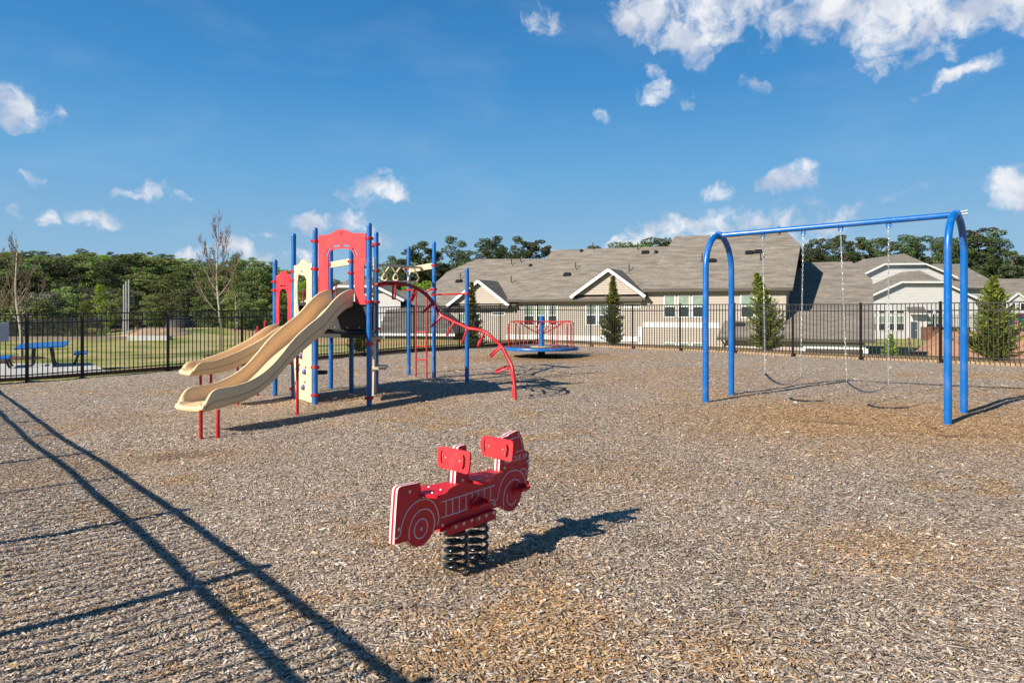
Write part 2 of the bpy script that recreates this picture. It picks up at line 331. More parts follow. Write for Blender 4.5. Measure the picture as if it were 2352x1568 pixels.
def orange(x, y):
    n = vnoise(x, y, 1.7) * .40 + vnoise(x + 31, y + 7, .6) * .33 + vnoise(x, y + 60, .22) * .27
    o = np.clip((n - .54) * 7.0, 0, 1) * .68
    for (a, b, rx, ry, d, s) in PITS: o = np.maximum(o, s * np.exp(-(((x - a) / rx) ** 2 + ((y - b) / ry) ** 2)) * (.5 + n))
    return np.clip(o, 0, 1)
def dark_patch(x, y):  # darker patches in the worn hollows and under the merry-go-round
    o = np.zeros_like(np.asarray(x, dtype=float))
    for (a, b, rx, ry, s) in [(4.75, 10.35, .45, .22, .75), (6.0, 9.3, .6, .26, .85), (-4.0, 8.15, .5, .2, .5), (-.2, 4.2, .45, .25, .4), (.95,23.2,1.6,1.2,.5)]:
        o = np.maximum(o, s * np.exp(-(((x - a) / rx) ** 2 + ((y - b) / ry) ** 2)) * (.6 + .8 * vnoise(x, y, .15)))
    return np.clip(o, 0, 1)
def houter(x, y):
    x = np.asarray(x, dtype=float); y = np.asarray(y, dtype=float)
    a = (x - B1.x) * nL.x + (y - B1.y) * nL.y; b = (x - B1.x) * nR.x + (y - B1.y) * nR.y
    c = (x - D1.x) * nN.x + (y - D1.y) * nN.y
    lf = 1 - ss(b, 0, 6)
    h = h0(x, y) + .02 - .35 * ss(a, 1, 14) * lf - 2.0 * ss(b, 2.6, 11)
    inside = np.minimum(np.minimum(-a, -b), -c)
    h = h - .35 * ss(inside, -.1, .45)
    h = h + .75 * np.exp(-(((x + 27) / 8) ** 2 + ((y - 58) / 5) ** 2)) * lf
    h = h - 3.0 * ss(a, 40, 62) * lf
    h = h + 15.0 * ss(y, 150, 265) * ss(-x, 0, 70)
    h = h + (vnoise(x, y, 6) - .5) * .12 * ss(np.maximum(a, b), 1, 6)
    return h
def G(px, py, f=hin):
    u = (px - HX) / F; Y = CZ * F / (py - HY)
    for _ in range(12): Y = (CZ - float(f(u * Y, Y))) * F / (py - HY)
    return Vector((u * Y, Y, CZ - (py - HY) / F * Y))
def P(px, py, Y): return Vector(((px - HX) / F * Y, Y, CZ + (HY - py) / F * Y))
def ONP(A, d, px, py):      # point of the vertical plane through A along d that is seen at px, py
    u = (px - HX) / F; s = (u * A[1] - A[0]) / (d[0] - u * d[1]); Y = A[1] + s * d[1]
    return Vector((A[0] + s * d[0], Y, CZ + (HY - py) / F * Y))
def gh(x, y): return float(hin(x, y))

def mulchmat():
    m = bpy.data.materials.new('wood_mulch'); m.use_nodes = True; n = m.node_tree.nodes; l = m.node_tree.links; p = n['Principled BSDF']
    g = n.new('ShaderNodeNewGeometry'); ds = n.new('ShaderNodeTexNoise'); ds.inputs['Scale'].default_value = 5; l.new(g.outputs['Position'], ds.inputs['Vector'])
    cols = []; dist = []
    for k, a in enumerate((.2, 1.3, 2.4)):
        mp = n.new('ShaderNodeMapping'); mp.vector_type = 'POINT'; mp.inputs['Rotation'].default_value = (0, 0, a); mp.inputs['Location'].default_value = (k * 3.3, k, 0); l.new(g.outputs['Position'], mp.inputs['Vector'])
        m2 = n.new('ShaderNodeMapping'); m2.inputs['Scale'].default_value = (22, 66, 20); l.new(mp.outputs[0], m2.inputs['Vector'])
        v = n.new('ShaderNodeTexVoronoi'); v.inputs['Scale'].default_value = 1; l.new(m2.outputs[0], v.inputs['Vector']); cols.append(v.outputs['Color']); dist.append(v.outputs['Distance'])
    sp = n.new('ShaderNodeTexVoronoi'); sp.inputs['Scale'].default_value = 17; l.new(g.outputs['Position'], sp.inputs['Vector'])
    sx = n.new('ShaderNodeSeparateColor'); l.new(sp.outputs['Color'], sx.inputs[0])
    def pick(a, b, c, ty):
        out = a
        for th, o in ((.33, b), (.66, c)):
            gt = n.new('ShaderNodeMath'); gt.operation = 'GREATER_THAN'; gt.inputs[1].default_value = th; l.new(sx.outputs[0], gt.inputs[0])
            mx = n.new('ShaderNodeMix'); mx.data_type = ty; i = (6, 7, 2) if ty == 'RGBA' else (2, 3, 0)
            l.new(gt.outputs[0], mx.inputs[0]); l.new(out, mx.inputs[i[0]]); l.new(o, mx.inputs[i[1]]); out = mx.outputs[i[2]]
        return out
    c = pick(*cols, 'RGBA'); d = pick(*dist, 'FLOAT')
    s3 = n.new('ShaderNodeSeparateColor'); l.new(c, s3.inputs[0])
    def ramp(stops):
        r = n.new('ShaderNodeValToRGB'); e = r.color_ramp.elements
        while len(e) < len(stops): e.new(.5)
        for i, (q, cc) in enumerate(stops): e[i].position = q; e[i].color = (*cc, 1)
        return r
    r1 = ramp([(0, (.04, .03, .023)), (.25, (.19, .145, .108)), (.6, (.37, .292, .225)), (.9, (.54, .45, .36)), (1, (.70, .62, .53))]); l.new(s3.outputs[0], r1.inputs[0])
    r2 = ramp([(0, (.07, .036, .014)), (.3, (.25, .14, .065)), (.7, (.46, .285, .14)), (1, (.60, .42, .24))]); l.new(s3.outputs[0], r2.inputs[0])
    at = n.new('ShaderNodeAttribute'); at.attribute_name = 'fresh'
    sb = n.new('ShaderNodeMath'); sb.operation = 'GREATER_THAN'; l.new(at.outputs['Fac'], sb.inputs[0]); l.new(s3.outputs[1], sb.inputs[1])
    mf = n.new('ShaderNodeMix'); mf.data_type = 'RGBA'; l.new(sb.outputs[0], mf.inputs[0]); l.new(r1.outputs[0], mf.inputs[6]); l.new(r2.outputs[0], mf.inputs[7])
    ad = n.new('ShaderNodeAttribute'); ad.attribute_name = 'dark_patch'
    md = n.new('ShaderNodeMix'); md.data_type = 'RGBA'; md.blend_type = 'MULTIPLY'; l.new(ad.outputs['Fac'], md.inputs[0]); l.new(mf.outputs[2], md.inputs[6]); md.inputs[7].default_value = (.3, .25, .2, 1)
    l.new(md.outputs[2], p.inputs['Base Color']); p.inputs['Roughness'].default_value = .85; p.inputs['Specular IOR Level'].default_value = .3
    b = n.new('ShaderNodeBump'); b.inputs['Strength'].default_value = .9; b.inputs['Distance'].default_value = .02; b.invert = True; l.new(d, b.inputs['Height']); l.new(b.outputs[0], p.inputs['Normal'])
    return m
MULCH = mulchmat()
def grid(xs, ys, hf):
    X, Y = np.meshgrid(xs, ys); Z = hf(X, Y); v = np.stack([X, Y, Z], -1).reshape(-1, 3)
    nx, ny = len(xs), len(ys); i = np.arange(nx - 1)[None, :] + np.arange(ny - 1)[:, None] * nx; i = i.ravel()
    return v, np.stack([i, i + 1, i + 1 + nx, i + nx], -1)
v, f = grid(np.arange(-18, 24.01, .12), np.arange(-6, 34.01, .12), hin)
c = v[f].mean(1)
def inside(x, y, m=0.0):
    a = (x - B1.x) * nL.x + (y - B1.y) * nL.y; b = (x - B1.x) * nR.x + (y - B1.y) * nR.y; cc = (x - D1.x) * nN.x + (y - D1.y) * nN.y
    return (a < m) & (b < m) & (cc < m)
f = f[inside(c[:, 0], c[:, 1], .16)]
us = np.unique(f); rm = np.zeros(len(v), int); rm[us] = np.arange(len(us)); v = v[us]; f = rm[f]
tag(fromnp('playground_ground', v, f, MULCH, attrs={'fresh': ('FLOAT', orange(v[:, 0], v[:, 1])), 'dark_patch': ('FLOAT', dark_patch(v[:, 0], v[:, 1]))}, smooth=True), kind='structure')
# loose chips lying on it
def chips():
    bands = [(2.3, 5, 7500, .88), (5, 8, 4200, .95), (8, 12, 2000, 1.1), (12, 18, 750, 1.35), (18, 31, 150, 1.9)]
    Vs = []; Cs = []; n0 = 0
    for (y0, y1, dn_, sc) in bands:
        half = .80 * y1 + 1.2; k = int((y1 - y0) * 2 * half * dn_)
        y = rg.uniform(y0, y1, k); x = rg.uniform(-half, half, k); ok = (np.abs(x) < .80 * y + 1.2) & inside(x, y, -.02); x, y = x[ok], y[ok]; k = len(x)
        ln = rg.gamma(3, .0058, k) * sc; ln = np.clip(ln, .006, .07 * sc); wd = ln * rg.uniform(.16, .42, k); wd = np.clip(wd, .004, .016 * sc)
        th = rg.uniform(0, 2 * np.pi, k); tilt = rg.normal(0, .13, k); roll = rg.normal(0, .23, k)
        u = np.stack([np.cos(th) * np.cos(tilt), np.sin(th) * np.cos(tilt), np.sin(tilt)], -1)
        s = np.stack([-np.sin(th) * np.cos(roll), np.cos(th) * np.cos(roll), np.sin(roll)], -1)
        nn = np.cross(u, s); z = hin(x, y) + rg.uniform(.001, .012, k) * min(sc, 1.4) + np.abs(np.sin(tilt)) * ln * .35
        c = np.stack([x, y, z], -1); bend = (rg.normal(0, .10, k) * ln)[:, None]; l2 = (ln / 2)[:, None]; w2 = (wd / 2)[:, None]; tp = rg.uniform(.2, 1, (k, 1)); tq = rg.uniform(.2, 1, (k, 1))
        pts = np.stack([c - u * l2 + s * w2 * tp, c - u * l2 - s * w2 * tp, c + nn * bend - s * w2, c + u * l2 - s * w2 * tq, c + u * l2 + s * w2 * tq, c + nn * bend + s * w2], 1)
        Vs.append(pts.reshape(-1, 3))
        o = orange(x, y); r = rg.random(k); t = np.clip(rg.normal(.55, .24, k), 0, 1)
        g0 = np.array([[.045, .034, .027], [.19, .145, .112], [.365, .282, .215], [.53, .428, .34], [.74, .66, .58]]); g1 = np.array([[.055, .028, .012], [.23, .125, .055], [.43, .26, .125], [.58, .38, .20], [.68, .50, .31]])
        def rp(gt, t): q = t * 4; i = np.minimum(q.astype(int), 3); fr = (q - i)[:, None]; return gt[i] * (1 - fr) + gt[i + 1] * fr
        isO = r < (o * .8 + .17); col = np.where(isO[:, None], rp(g1, t), rp(g0, t)) * rg.uniform(.9, 1.1, (k, 1))
        col = col * (.80 + .36 * (vnoise(x + 3, y + 11, .35) * .6 + vnoise(x + 7, y, .9) * .4))[:, None] * (1 - .7 * dark_patch(x, y)[:, None]); Cs.append(np.repeat(col, 6, axis=0))
    V = np.concatenate(Vs); Cc = np.concatenate(Cs); k = len(V) // 6; b = np.arange(k)[:, None] * 6
    Fc = np.concatenate([b + np.array([[0, 1, 2, 5]]), b + np.array([[5, 2, 3, 4]])])
    m = bpy.data.materials.new('wood_chips'); m.use_nodes = True; n = m.node_tree.nodes; l = m.node_tree.links; p = n['Principled BSDF']
    at = n.new('ShaderNodeAttribute'); at.attribute_name = 'tint'; l.new(at.outputs['Color'], p.inputs['Base Color']); p.inputs['Roughness'].default_value = .75; p.inputs['Specular IOR Level'].default_value = .35
    o = fromnp('wood_chips', V, Fc, m, attrs={'tint': ('FLOAT_COLOR', np.concatenate([Cc, np.ones((len(Cc), 1))], 1))})
    tag(o, kind='stuff', cat='mulch', label='loose grey and tan wood chips covering the playground')
chips()
def lawnmat():
    m = bpy.data.materials.new('lawn'); m.use_nodes = True; n = m.node_tree.nodes; l = m.node_tree.links; p = n['Principled BSDF']
    g = n.new('ShaderNodeNewGeometry'); t = n.new('ShaderNodeTexNoise'); t.inputs['Scale'].default_value = .28; t.inputs['Detail'].default_value = 9; t.inputs['Roughness'].default_value = .62; l.new(g.outputs['Position'], t.inputs['Vector'])
    r = n.new('ShaderNodeValToRGB'); e = r.color_ramp.elements; e.new(.5); e.new(.6)
    for i, (q, cc) in enumerate([(.36, (.13, .165, .04)), (.47, (.24, .245, .075)), (.57, (.36, .30, .13)), (.70, (.42, .31, .17))]): e[i].position = q; e[i].color = (*cc, 1)
    l.new(t.outputs['Fac'], r.inputs[0])
    t2 = n.new('ShaderNodeTexNoise'); t2.inputs['Scale'].default_value = 9; t2.inputs['Detail'].default_value = 6; l.new(g.outputs['Position'], t2.inputs['Vector'])
    mx = n.new('ShaderNodeMix'); mx.data_type = 'RGBA'; mx.blend_type = 'OVERLAY'; mx.inputs[0].default_value = .55; l.new(r.outputs[0], mx.inputs[6]); l.new(t2.outputs['Fac'], mx.inputs[7])
    a1 = n.new('ShaderNodeAttribute'); a1.attribute_name = 'wood'; m1 = n.new('ShaderNodeMix'); m1.data_type = 'RGBA'; l.new(a1.outputs['Fac'], m1.inputs[0]); l.new(mx.outputs[2], m1.inputs[6]); m1.inputs[7].default_value = (.05, .042, .022, 1)
    a2 = n.new('ShaderNodeAttribute'); a2.attribute_name = 'soil'; m2 = n.new('ShaderNodeMix'); m2.data_type = 'RGBA'; l.new(a2.outputs['Fac'], m2.inputs[0]); l.new(m1.outputs[2], m2.inputs[6]); m2.inputs[7].default_value = (.38, .20, .11, 1)
    l.new(m2.outputs[2], p.inputs['Base Color']); p.inputs['Roughness'].default_value = .95; p.inputs['Specular IOR Level'].default_value = .1
    b = n.new('ShaderNodeBump'); b.inputs['Strength'].default_value = .7; b.inputs['Distance'].default_value = .05; l.new(t2.outputs['Fac'], b.inputs['Height']); l.new(b.outputs[0], p.inputs['Normal'])
    return m
xs = np.concatenate([-np.geomspace(34, 900, 40)[::-1], np.arange(-33.6, 33.7, .5), np.geomspace(34.2, 900, 40)])
ys = np.concatenate([-np.geomspace(20, 300, 12)[::-1], np.arange(-19.5, 75.1, .5), np.geomspace(76, 1500, 60)])
v, f = grid(xs, ys, houter); X, Y = v[:, 0], v[:, 1]
a_ = (X - B1.x) * nL.x + (Y - B1.y) * nL.y; b_ = (X - B1.x) * nR.x + (Y - B1.y) * nR.y
wood = np.clip(ss(a_, 38, 48) * (1 - ss(b_, 0, 6)) + ss(Y, 105, 120), 0, 1)
soil = np.clip((1 - ss(np.abs(b_ - .9), .7, 2.2)) * ss(b_, .1, .2), 0, 1) * (.5 + .5 * vnoise(X, Y, .8))
tag(fromnp('lawn_terrain', v, f, lawnmat(), attrs={'wood': ('FLOAT', wood), 'soil': ('FLOAT', soil)}, smooth=True), kind='structure')

# ------------------------------------------------------------------ fences
def pxline(A, d, px):
    u = (px - HX) / F; s = (u * A[1] - A[0]) / (d[0] - u * d[1]); return Vector((A[0] + s * d[0], A[1] + s * d[1]))
def fence(name, pts, label, hh=1.83, hfun=gh, drop=0.0):
    root = empty(name, (pts[0].x, pts[0].y, hfun(pts[0].x, pts[0].y)), label, 'fence', 'black metal picket fences round the playground')
    zs = [hfun(p.x, p.y) + drop for p in pts]
    for p, z in zip(pts, zs):
        m = MB().box((p.x, p.y, z + (hh + .02) / 2 - .15), (.064, .064, hh + .02 + .3)); m.box((p.x, p.y, z + hh + .025), (.078, .078, .012))
        m.lathe((p.x, p.y, z + hh + .031), [(.03, 0), (.012, .012), (.002, .015)], 4); m.box((p.x, p.y, z + .01), (.13, .13, .02))
        m.build('post', BLK, root)
    for i in range(len(pts) - 1):
        a, b = pts[i], pts[i + 1]; za, zb = zs[i], zs[i + 1]; d = (b - a); ln = d.length; dx = Vector((d.x, d.y, 0)).normalized(); sx = Vector((-dx.y, dx.x, 0))
        k = max(2, round(ln / .119)); m = MB()
        for (r, t) in ((hh - .02, .034), (hh - .24, .034), (.19, .034)):
            m.bar((a.x, a.y, za + r), (b.x, b.y, zb + r), .030, t)
        for j in range(1, k):
            q = a + d * (j / k); z = za + (zb - za) * j / k
            m.box((q.x, q.y, z + (hh - .03 + .07) / 2), (.0225, .0225, hh - .03 - .07), dx, sx)
        m.build('picket_panel', BLK, root)
    return root
def spaced(a, b, st):
    k = max(1, round((b - a).length / st)); return [a + (b - a) * (i / k) for i in range(k + 1)]
fl = [pxline(A1, dl, q) for q in (62, 189, 386, 556, 702, 837, 951, 1055, 1149, 1212)]
left_pts = [D1, D1 + (fl[0] - D1) * .5] + fl + [B1]
fence('picket_fence', left_pts, 'black metal picket fence between the playground and the lawn with the picnic table')
fr = [pxline(B1, dr, q) for q in (1269, 1357, 1453, 1562, 1687, 1821, 1977, 2160)]
rp = [B1] + fr + [fr[-1] + dr * (2.3 * i) for i in range(1, 4)]
fence('picket_fence', rp, 'black metal picket fence in front of the houses, behind the swings')
k0 = .0
near_pts = [D1]
# posts along the fence that throws its shadow across the near left corner (it stands just outside the frame)
def shadow_post(px, py):
    g = G(px, py); t = 1.81 / math.tan(SUN_EL)
    for _ in range(4): q = Vector((g.x + math.sin(SUN_AZ) * t, g.y + math.cos(SUN_AZ) * t)); t = (1.81 + gh(q.x, q.y) - g.z) / math.tan(SUN_EL)
    return q
qa, q2, q0 = shadow_post(700, 1399), shadow_post(60, 945), shadow_post(566, 1313)
dn = (q2 - qa).normalized(); q1 = qa + dn * ((q0 - qa).dot(dn)); st = 1.83
far_end = q1 + dn * ((D1 - q1).dot(dn)); nn_ = round((far_end - q1).length / st)
near_pts = [q1 - dn * (st * i) for i in range(4, 0, -1)] + [q1 + dn * (st * i) for i in range(0, nn_ + 1)]
near_pts[-1] = D1.copy()
fence('picket_fence', near_pts, 'black metal picket fence whose rails and pickets shadow the near left mulch')
def border(name, pts, off, w_, h, top, mtl, label):
    m = MB()
    for i in range(len(pts) - 1):
        a, b = pts[i], pts[i + 1]; d = (b - a).normalized(); o = Vector((-d.y, d.x)) * off
        a2, b2 = a + o, b + o; z0, z1 = gh(a.x, a.y) + top, gh(b.x, b.y) + top
        m.bar((a2.x, a2.y, z0 - h / 2), (b2.x - d.x * .006, b2.y - d.y * .006, z1 - h / 2), w_, h)
    tag(m.build(name, mtl, bevel=.008), label, 'edging')
border('timber_edging', [a for a in left_pts], .14, .09, .4, .13, TIMB, 'brown timber edging board under the left fence by the lawn')
border('timber_edging', [a for a in rp], .17, .09, .4, .10, TIMB2, 'pale timber edging under the right fence before the houses')
g = P(4, 762, 15.6); d2 = (pxline(A1, dl, 12) - pxline(A1, dl, -60)).normalized(); c = pxline(A1, dl, -14)
sg = MB().box((c.x + .05, c.y - .05, 1.6 - .58), (.62, .02, .50), (dl.x, dl.y, 0), (-dl.y, dl.x, 0)); tag(sg.build('fence_sign', GREY, bevel=.01), 'plain grey sign board fixed to the black fence at the far left', 'sign')
# ------------------------------------------------------------------ play structure
def zf(ox, oy, s): return lambda x, y: ((ox + x / s) * .784, (oy + y / s) * .784)
zA, zB, zC, zD = zf(480, 600, 2.177), zf(800, 620, 2.613), zf(780, 740, 7.127), zf(800, 660, 5.228)
zE, zH = zf(1100, 1220, 2.904), zf(1040, 740, 8.71)
ps = empty('play_structure', (-3.4, 12.8, gh(-3.4, 12.8)), 'red, blue and beige climbing structure with two tan slides and overhead ladder', 'play structure')
POSTS = {  # column px, depth, top px (or height), clamp heights px
 'a': (632, 13.9, 596, (647, 666.6)), 'b': (674.5, 13.45, 536, (623.5, 643.6, 833.5, 892.6)), 'c': (724, 12.5, 522.6, (554, 618, 843, 907)),
 'd': (848, 11.98, 512, (547.6, 693, 789.7, 913.6)), 'e': (864, 13.5, 532.6, (561, 621.7, 654, 693.7, 754.6, 782.5, 894)),
 'f': (760, 14.8, None, (607.6, 669)), 'g': (807, 14.1, None, (601, 627, 769.6)), 'h': (939, 17.4, 565.6, (616.6, 666)),
 'i': (997, 16.5, 554.5, (609.7, 664.6, 676.6)), 'j': (1072.7, 15.27, 615, (674.5,))}
PX = {}
for k, (px, Y, ty, cl) in POSTS.items():
    q = P(px, 712, Y); PX[k] = Vector((q.x, q.y)); zt = P(px, ty, Y).z if ty else 2.95; zb = gh(q.x, q.y) - .1
    r = .0475
    o = MB().lathe((q.x, q.y, 0), [(r, zb), (r, zt - .045), (r * .93, zt - .022), (r * .7, zt - .006), (r * .3, zt)], 20).build('post', BLUE, ps, smooth=True)
    for cy in cl:
        zc = P(px, cy, Y).z; m = MB().lathe((q.x, q.y, zc), [(r + .004, -.027), (r + .013, -.024), (r + .013, .024), (r + .004, .027)], 20)
        m.box((q.x - .055, q.y - .03, zc), (.03, .03, .045)); m.box((q.x + .055, q.y + .02, zc), (.03, .03, .045))
        m.build('clamp', RED, o, smooth=True)
def v3(p, z): return Vector((p.x, p.y, z))
def onpanel(a, b, zz, loops, name, mtl, th=.02, holes_mat=None):
    A = PX[a]; d = (PX[b] - PX[a]).normalized(); n_ = Vector((-d.y, d.x, 0)) * th
    L_ = [[ONP(A, d, *zz(*p)) - n_ * .5 for p in l] for l in loops]
    return MB().plate(L_, n_).build(name, mtl, ps, bevel=.003)
def slot(p, q, wd):      # rounded slot between two points in zoom pixels
    (x0, y0), (x1, y1) = p, q; a = math.atan2(y1 - y0, x1 - x0); r = wd / 2; o = []
    for k in range(5): t = a + math.pi / 2 + math.pi * k / 4; o.append((x0 + r * math.cos(t), y0 + r * math.sin(t)))
    for k in range(5): t = a - math.pi / 2 + math.pi * k / 4; o.append((x1 + r * math.cos(t), y1 + r * math.sin(t)))
    return o
big = [(700, 155), (780, 152), (850, 143), (900, 120), (950, 88), (1000, 68), (1060, 62), (1115, 72), (1160, 95), (1210, 114), (1280, 122), (1425, 120), (1425, 560), (1395, 620), (1395, 1060), (1425, 1090), (1425, 1215), (1330, 1208), (1262, 1190), (1255, 960),
       (1245, 700), (1242, 480), (1235, 435), (1215, 395), (1180, 368), (1120, 358), (1050, 357), (975, 362), (915, 372), (875, 400), (855, 440), (849, 500), (849, 960), (855, 1110), (760, 1160), (705, 1160)]
onpanel('c', 'd', zD, [big, slot((815, 465), (862, 365), 26), slot((922, 320), (1018, 312), 30), slot((1078, 308), (1160, 315), 30), slot((1228, 355), (1280, 452), 26)], 'arch_panel', REDP)
dpl = PX['d'] - PX['c']; dpl.normalize()
m = MB()      # small four-square emblem cut on the panel crown
for (x, y) in ((1030, 112), (1058, 110), (1030, 142), (1058, 140)):
    q = [ONP(PX['c'] , dpl, *zD(x + a, y + b)) + Vector((dpl.y, -dpl.x, 0)) * .0125 for a, b in ((-11, -12), (11, -12), (11, 12), (-11, 12))]; m.plate([q], Vector((dpl.y, -dpl.x, 0)) * .001)
m.build('emblem', mat('emblem_brown', (.22, .04, .03), .6), ps)
wall = [(588, 270), (648, 264), (690, 240), (715, 200), (740, 162), (790, 146), (835, 165), (865, 205), (905, 226), (965, 222), (962, 700), (957, 1500), (957, 2900), (960, 3135), (780, 3075), (585, 3030), (580, 1600)]
win = [(682, 462), (700, 450), (742, 470), (800, 480), (825, 500), (848, 570), (852, 700), (850, 900), (845, 1200), (680, 1240), (664, 1060), (658, 800), (664, 600)]
holds = [(855, 1030 + 0), (0, 0)]
def cw(x, y): X, Y = (840 + x / 7.84), (1020 + y / 7.84); return ((X - 780) * 7.127, (Y - 740) * 7.127)
hs = [(355, 180), (285, 470), (437, 540), (408, 892), (272, 790)]; sl = [(372, 88), (302, 385), (447, 440), (430, 775)]
onpanel('b', 'c', zC, [wall, win, slot((752, 388), (752, 402), 34), slot((655, 440), (647, 520), 9), slot((850, 440), (872, 505), 12), slot((630, 750), (625, 950), 9), slot((638, 1180), (638, 1290), 9)]
        + [slot(cw(x + 3, y - 14), cw(x - 3, y + 16), 34) for x, y in sl], 'climbing_wall', BEIGE2, .022)
dbc = (PX['c'] - PX['b']).normalized(); nbc = Vector((dbc.y, -dbc.x, 0))
if nbc.y > 0: nbc = -nbc
for (x, y) in hs:
    q = ONP(PX['b'], dbc, (840 + x / 7.84) * .784, (1020 + y / 7.84) * .784) + nbc * .012
    MB().lathe(q, [(.055, 0), (.052, .02), (.038, .045), (.015, .058)], 12, ax=nbc).build('hand_hold', HOLD, ps, smooth=True)
small = [(192, 492), (245, 472), (285, 445), (315, 405), (345, 385), (395, 384), (425, 405), (450, 440), (480, 460), (525, 458), (528, 900), (520, 1400), (480, 1475), (455, 1475), (457, 1200), (455, 950), (443, 840), (415, 772), (380, 752), (340, 756), (302, 790), (285, 850), (280, 1000), (278, 1480), (200, 1480), (202, 900)]
onpanel('a', 'b', zC, [small, slot((315, 693), (338, 693), 36), slot((385, 690), (408, 692), 32), slot((268, 760), (258, 850), 9), slot((445, 745), (468, 840), 9)], 'arch_panel', REDP)
# decks
def deck(keys, z, th, name, extra=()):
    l = [v3(PX[k], z) for k in keys] + [Vector(e) for e in extra]; m = MB().plate([l], (0, 0, -th)); return m.build(name, DARK, ps)
deck('cdeb', 1.75, .06, 'upper_deck')
m = MB(); n_ = Vector((-dpl.y, dpl.x, 0)) * .02
m.plate([[v3(PX['c'], 1.252) + n_ * 2, v3(PX['d'], 1.252) + n_ * 2, v3(PX['d'], 1.688) + n_ * 2, v3(PX['c'], 1.688) + n_ * 2]], n_); m.build('kick_plate', DARK, ps)
for t in (.12, .35, .58, .8):
    q = PX['c'].lerp(PX['d'], t); MB().lathe(Vector((q.x, q.y, 1.29)) + n_ * 1.95, [(.016, 0), (.012, .008)], 8, ax=-n_).build('bolt', BOLT, ps)
far = PX['e'].lerp(PX['g'], .5)
deck('bcefga', 1.16, .06, 'lower_deck') if 0 else MB().plate([[v3(PX[k], 1.17) for k in 'abcdegf']], (0, 0, -.07)).build('lower_deck', DARK, ps)
m = MB(); a, b = PX['e'], PX['b']; m.plate([[v3(b, 1.18), v3(a, 1.18), v3(a, 1.685), v3(b, 1.685)]], Vector((.01, .02, 0))); m.build('kick_plate', DARK, ps)
# steps on the right-hand side, between the two right posts
a, b = PX['d'], PX['e']; d = (b - a).normalized(); nn = Vector((d.y, -d.x, 0))
m = MB().plate([[v3(a + d * .55, .03), v3(a + d * 1.2, .03), v3(a + d * 1.15, .5), v3(a + d * 1.15, 1.16), v3(a + d * .75, 1.16), v3(a + d * .7, .55)]], nn * .03); m.build('step_side', BEIGE2, ps)
for z, wd in ((.52, .30), (1.08, .22)):
    q = a.lerp(b, .62); MB().box(v3(q, z) + nn * (wd / 2 - .05), (.6, wd, .05), (d.x, d.y, 0), nn).build('step', BEIGE2, ps, bevel=.008)
m = MB().plate([[v3(a + d * .12, 1.95), v3(a + d * .40, 1.95), v3(a + d * .40, 2.72), v3(a + d * .12, 2.72)]], nn * -.02); m.build('barrier_panel', BEIGE2, ps)
m = MB().plate([[v3(a + d * 1.05, 1.2), v3(a + d * 1.3, 1.2), v3(a + d * 1.3, 2.60), v3(a + d * 1.05, 2.60)]], nn * -.02); m.build('barrier_panel', BEIGE2, ps)
hp = Vector((PX['e'].x - .09, PX['e'].y - .06, 0))
MB().tube([hp + Vector((.05, .03, 2.86)), hp + Vector((0, 0, 2.84)), hp + Vector((-.01, 0, 2.78)), hp + Vector((-.01, 0, 1.98)), hp + Vector((0, 0, 1.9)), hp + Vector((.05, .03, 1.86))], .022, 10).build('grab_bar', RED, ps, smooth=True)
for (kk, off, z0, z1) in (('f', (.12, -.05), 1.18, 2.1), ('a', (-.12, -.25), 1.0, 1.36), ('a', (.28, .55), 1.1, 2.1), ('f', (-.5, -.3), 1.1, 2.0)):
    p0 = Vector((PX[kk].x + off[0], PX[kk].y + off[1], 0))
    MB().tube([p0 + Vector((0, .06, z1 + .02)), p0 + Vector((0, 0, z1)), p0 + Vector((0, 0, z0 + .05)), p0 + Vector((0, .06, z0))], .018, 8).build('grab_bar', RED, ps, smooth=True)
# beams over the deck
def board(p, q, z0, z1, wd, ht, name='beam', mtl=BEIGE2): return MB().bar(v3(p, z0), v3(q, z1), wd, ht).build(name, mtl, ps, bevel=.006)
board(PX['f'], PX['g'], 2.575, 2.60, .05, .13)
board(PX['h'], PX['i'], 2.62, 2.67, .05, .14)
# overhead ladder: arched beam with a row of looping tube rungs beneath
def tubepx(zz, pts, Y0, Y1, r, name, mtl, n=8, sub=0):
    k = len(pts); L_ = [P(*zz(*p), Y0 + (Y1 - Y0) * i / (k - 1)) for i, p in enumerate(pts)]
    if sub: L_ = smooth_path(L_, sub)
    return MB().tube(L_, r, n).build(name, mtl, ps, smooth=True)
def smooth_path(p, s):
    o = []
    for i in range(len(p) - 1):
        p0, p1, p2, p3 = p[max(i - 1, 0)], p[i], p[i + 1], p[min(i + 2, len(p) - 1)]
        for j in range(s):
            t = j / s; o.append(.5 * ((2 * p1) + (p2 - p0) * t + (2 * p0 - 5 * p1 + 4 * p2 - p3) * t * t + (3 * p1 - p0 - 3 * p2 + p3) * t ** 3))
    return o + [p[-1]]
def ribbon(zz, top, ht0, ht1, Y0, Y1, th, name, mtl):
    k = len(top); m = MB(); T = [P(*zz(*p), Y0 + (Y1 - Y0) * i / (k - 1)) for i, p in enumerate(top)]
    hs_ = [ht0 + (ht1 - ht0) * i / (k - 1) for i in range(k)]
    for i in range(k - 1):
        a, b = T[i], T[i + 1]; dd = (b - a); n_ = Vector((-dd.y, dd.x, 0)).normalized() * th
        A_ = [a, b, b - Vector((0, 0, hs_[i + 1])), a - Vector((0, 0, hs_[i]))]; B_ = [q + n_ for q in A_]
        m.add(A_ + B_, [(0, 1, 2, 3), (7, 6, 5, 4), (0, 4, 5, 1), (3, 2, 6, 7), (0, 3, 7, 4), (1, 5, 6, 2)])
    return m.build(name, mtl, ps)
ribbon(zH, [(560, 285), (700, 290), (900, 298), (1100, 308), (1300, 320), (1450, 335), (1600, 348), (1710, 350)], .052, .062, 14.2, 17.0, .05, 'beam', BEIGE2)
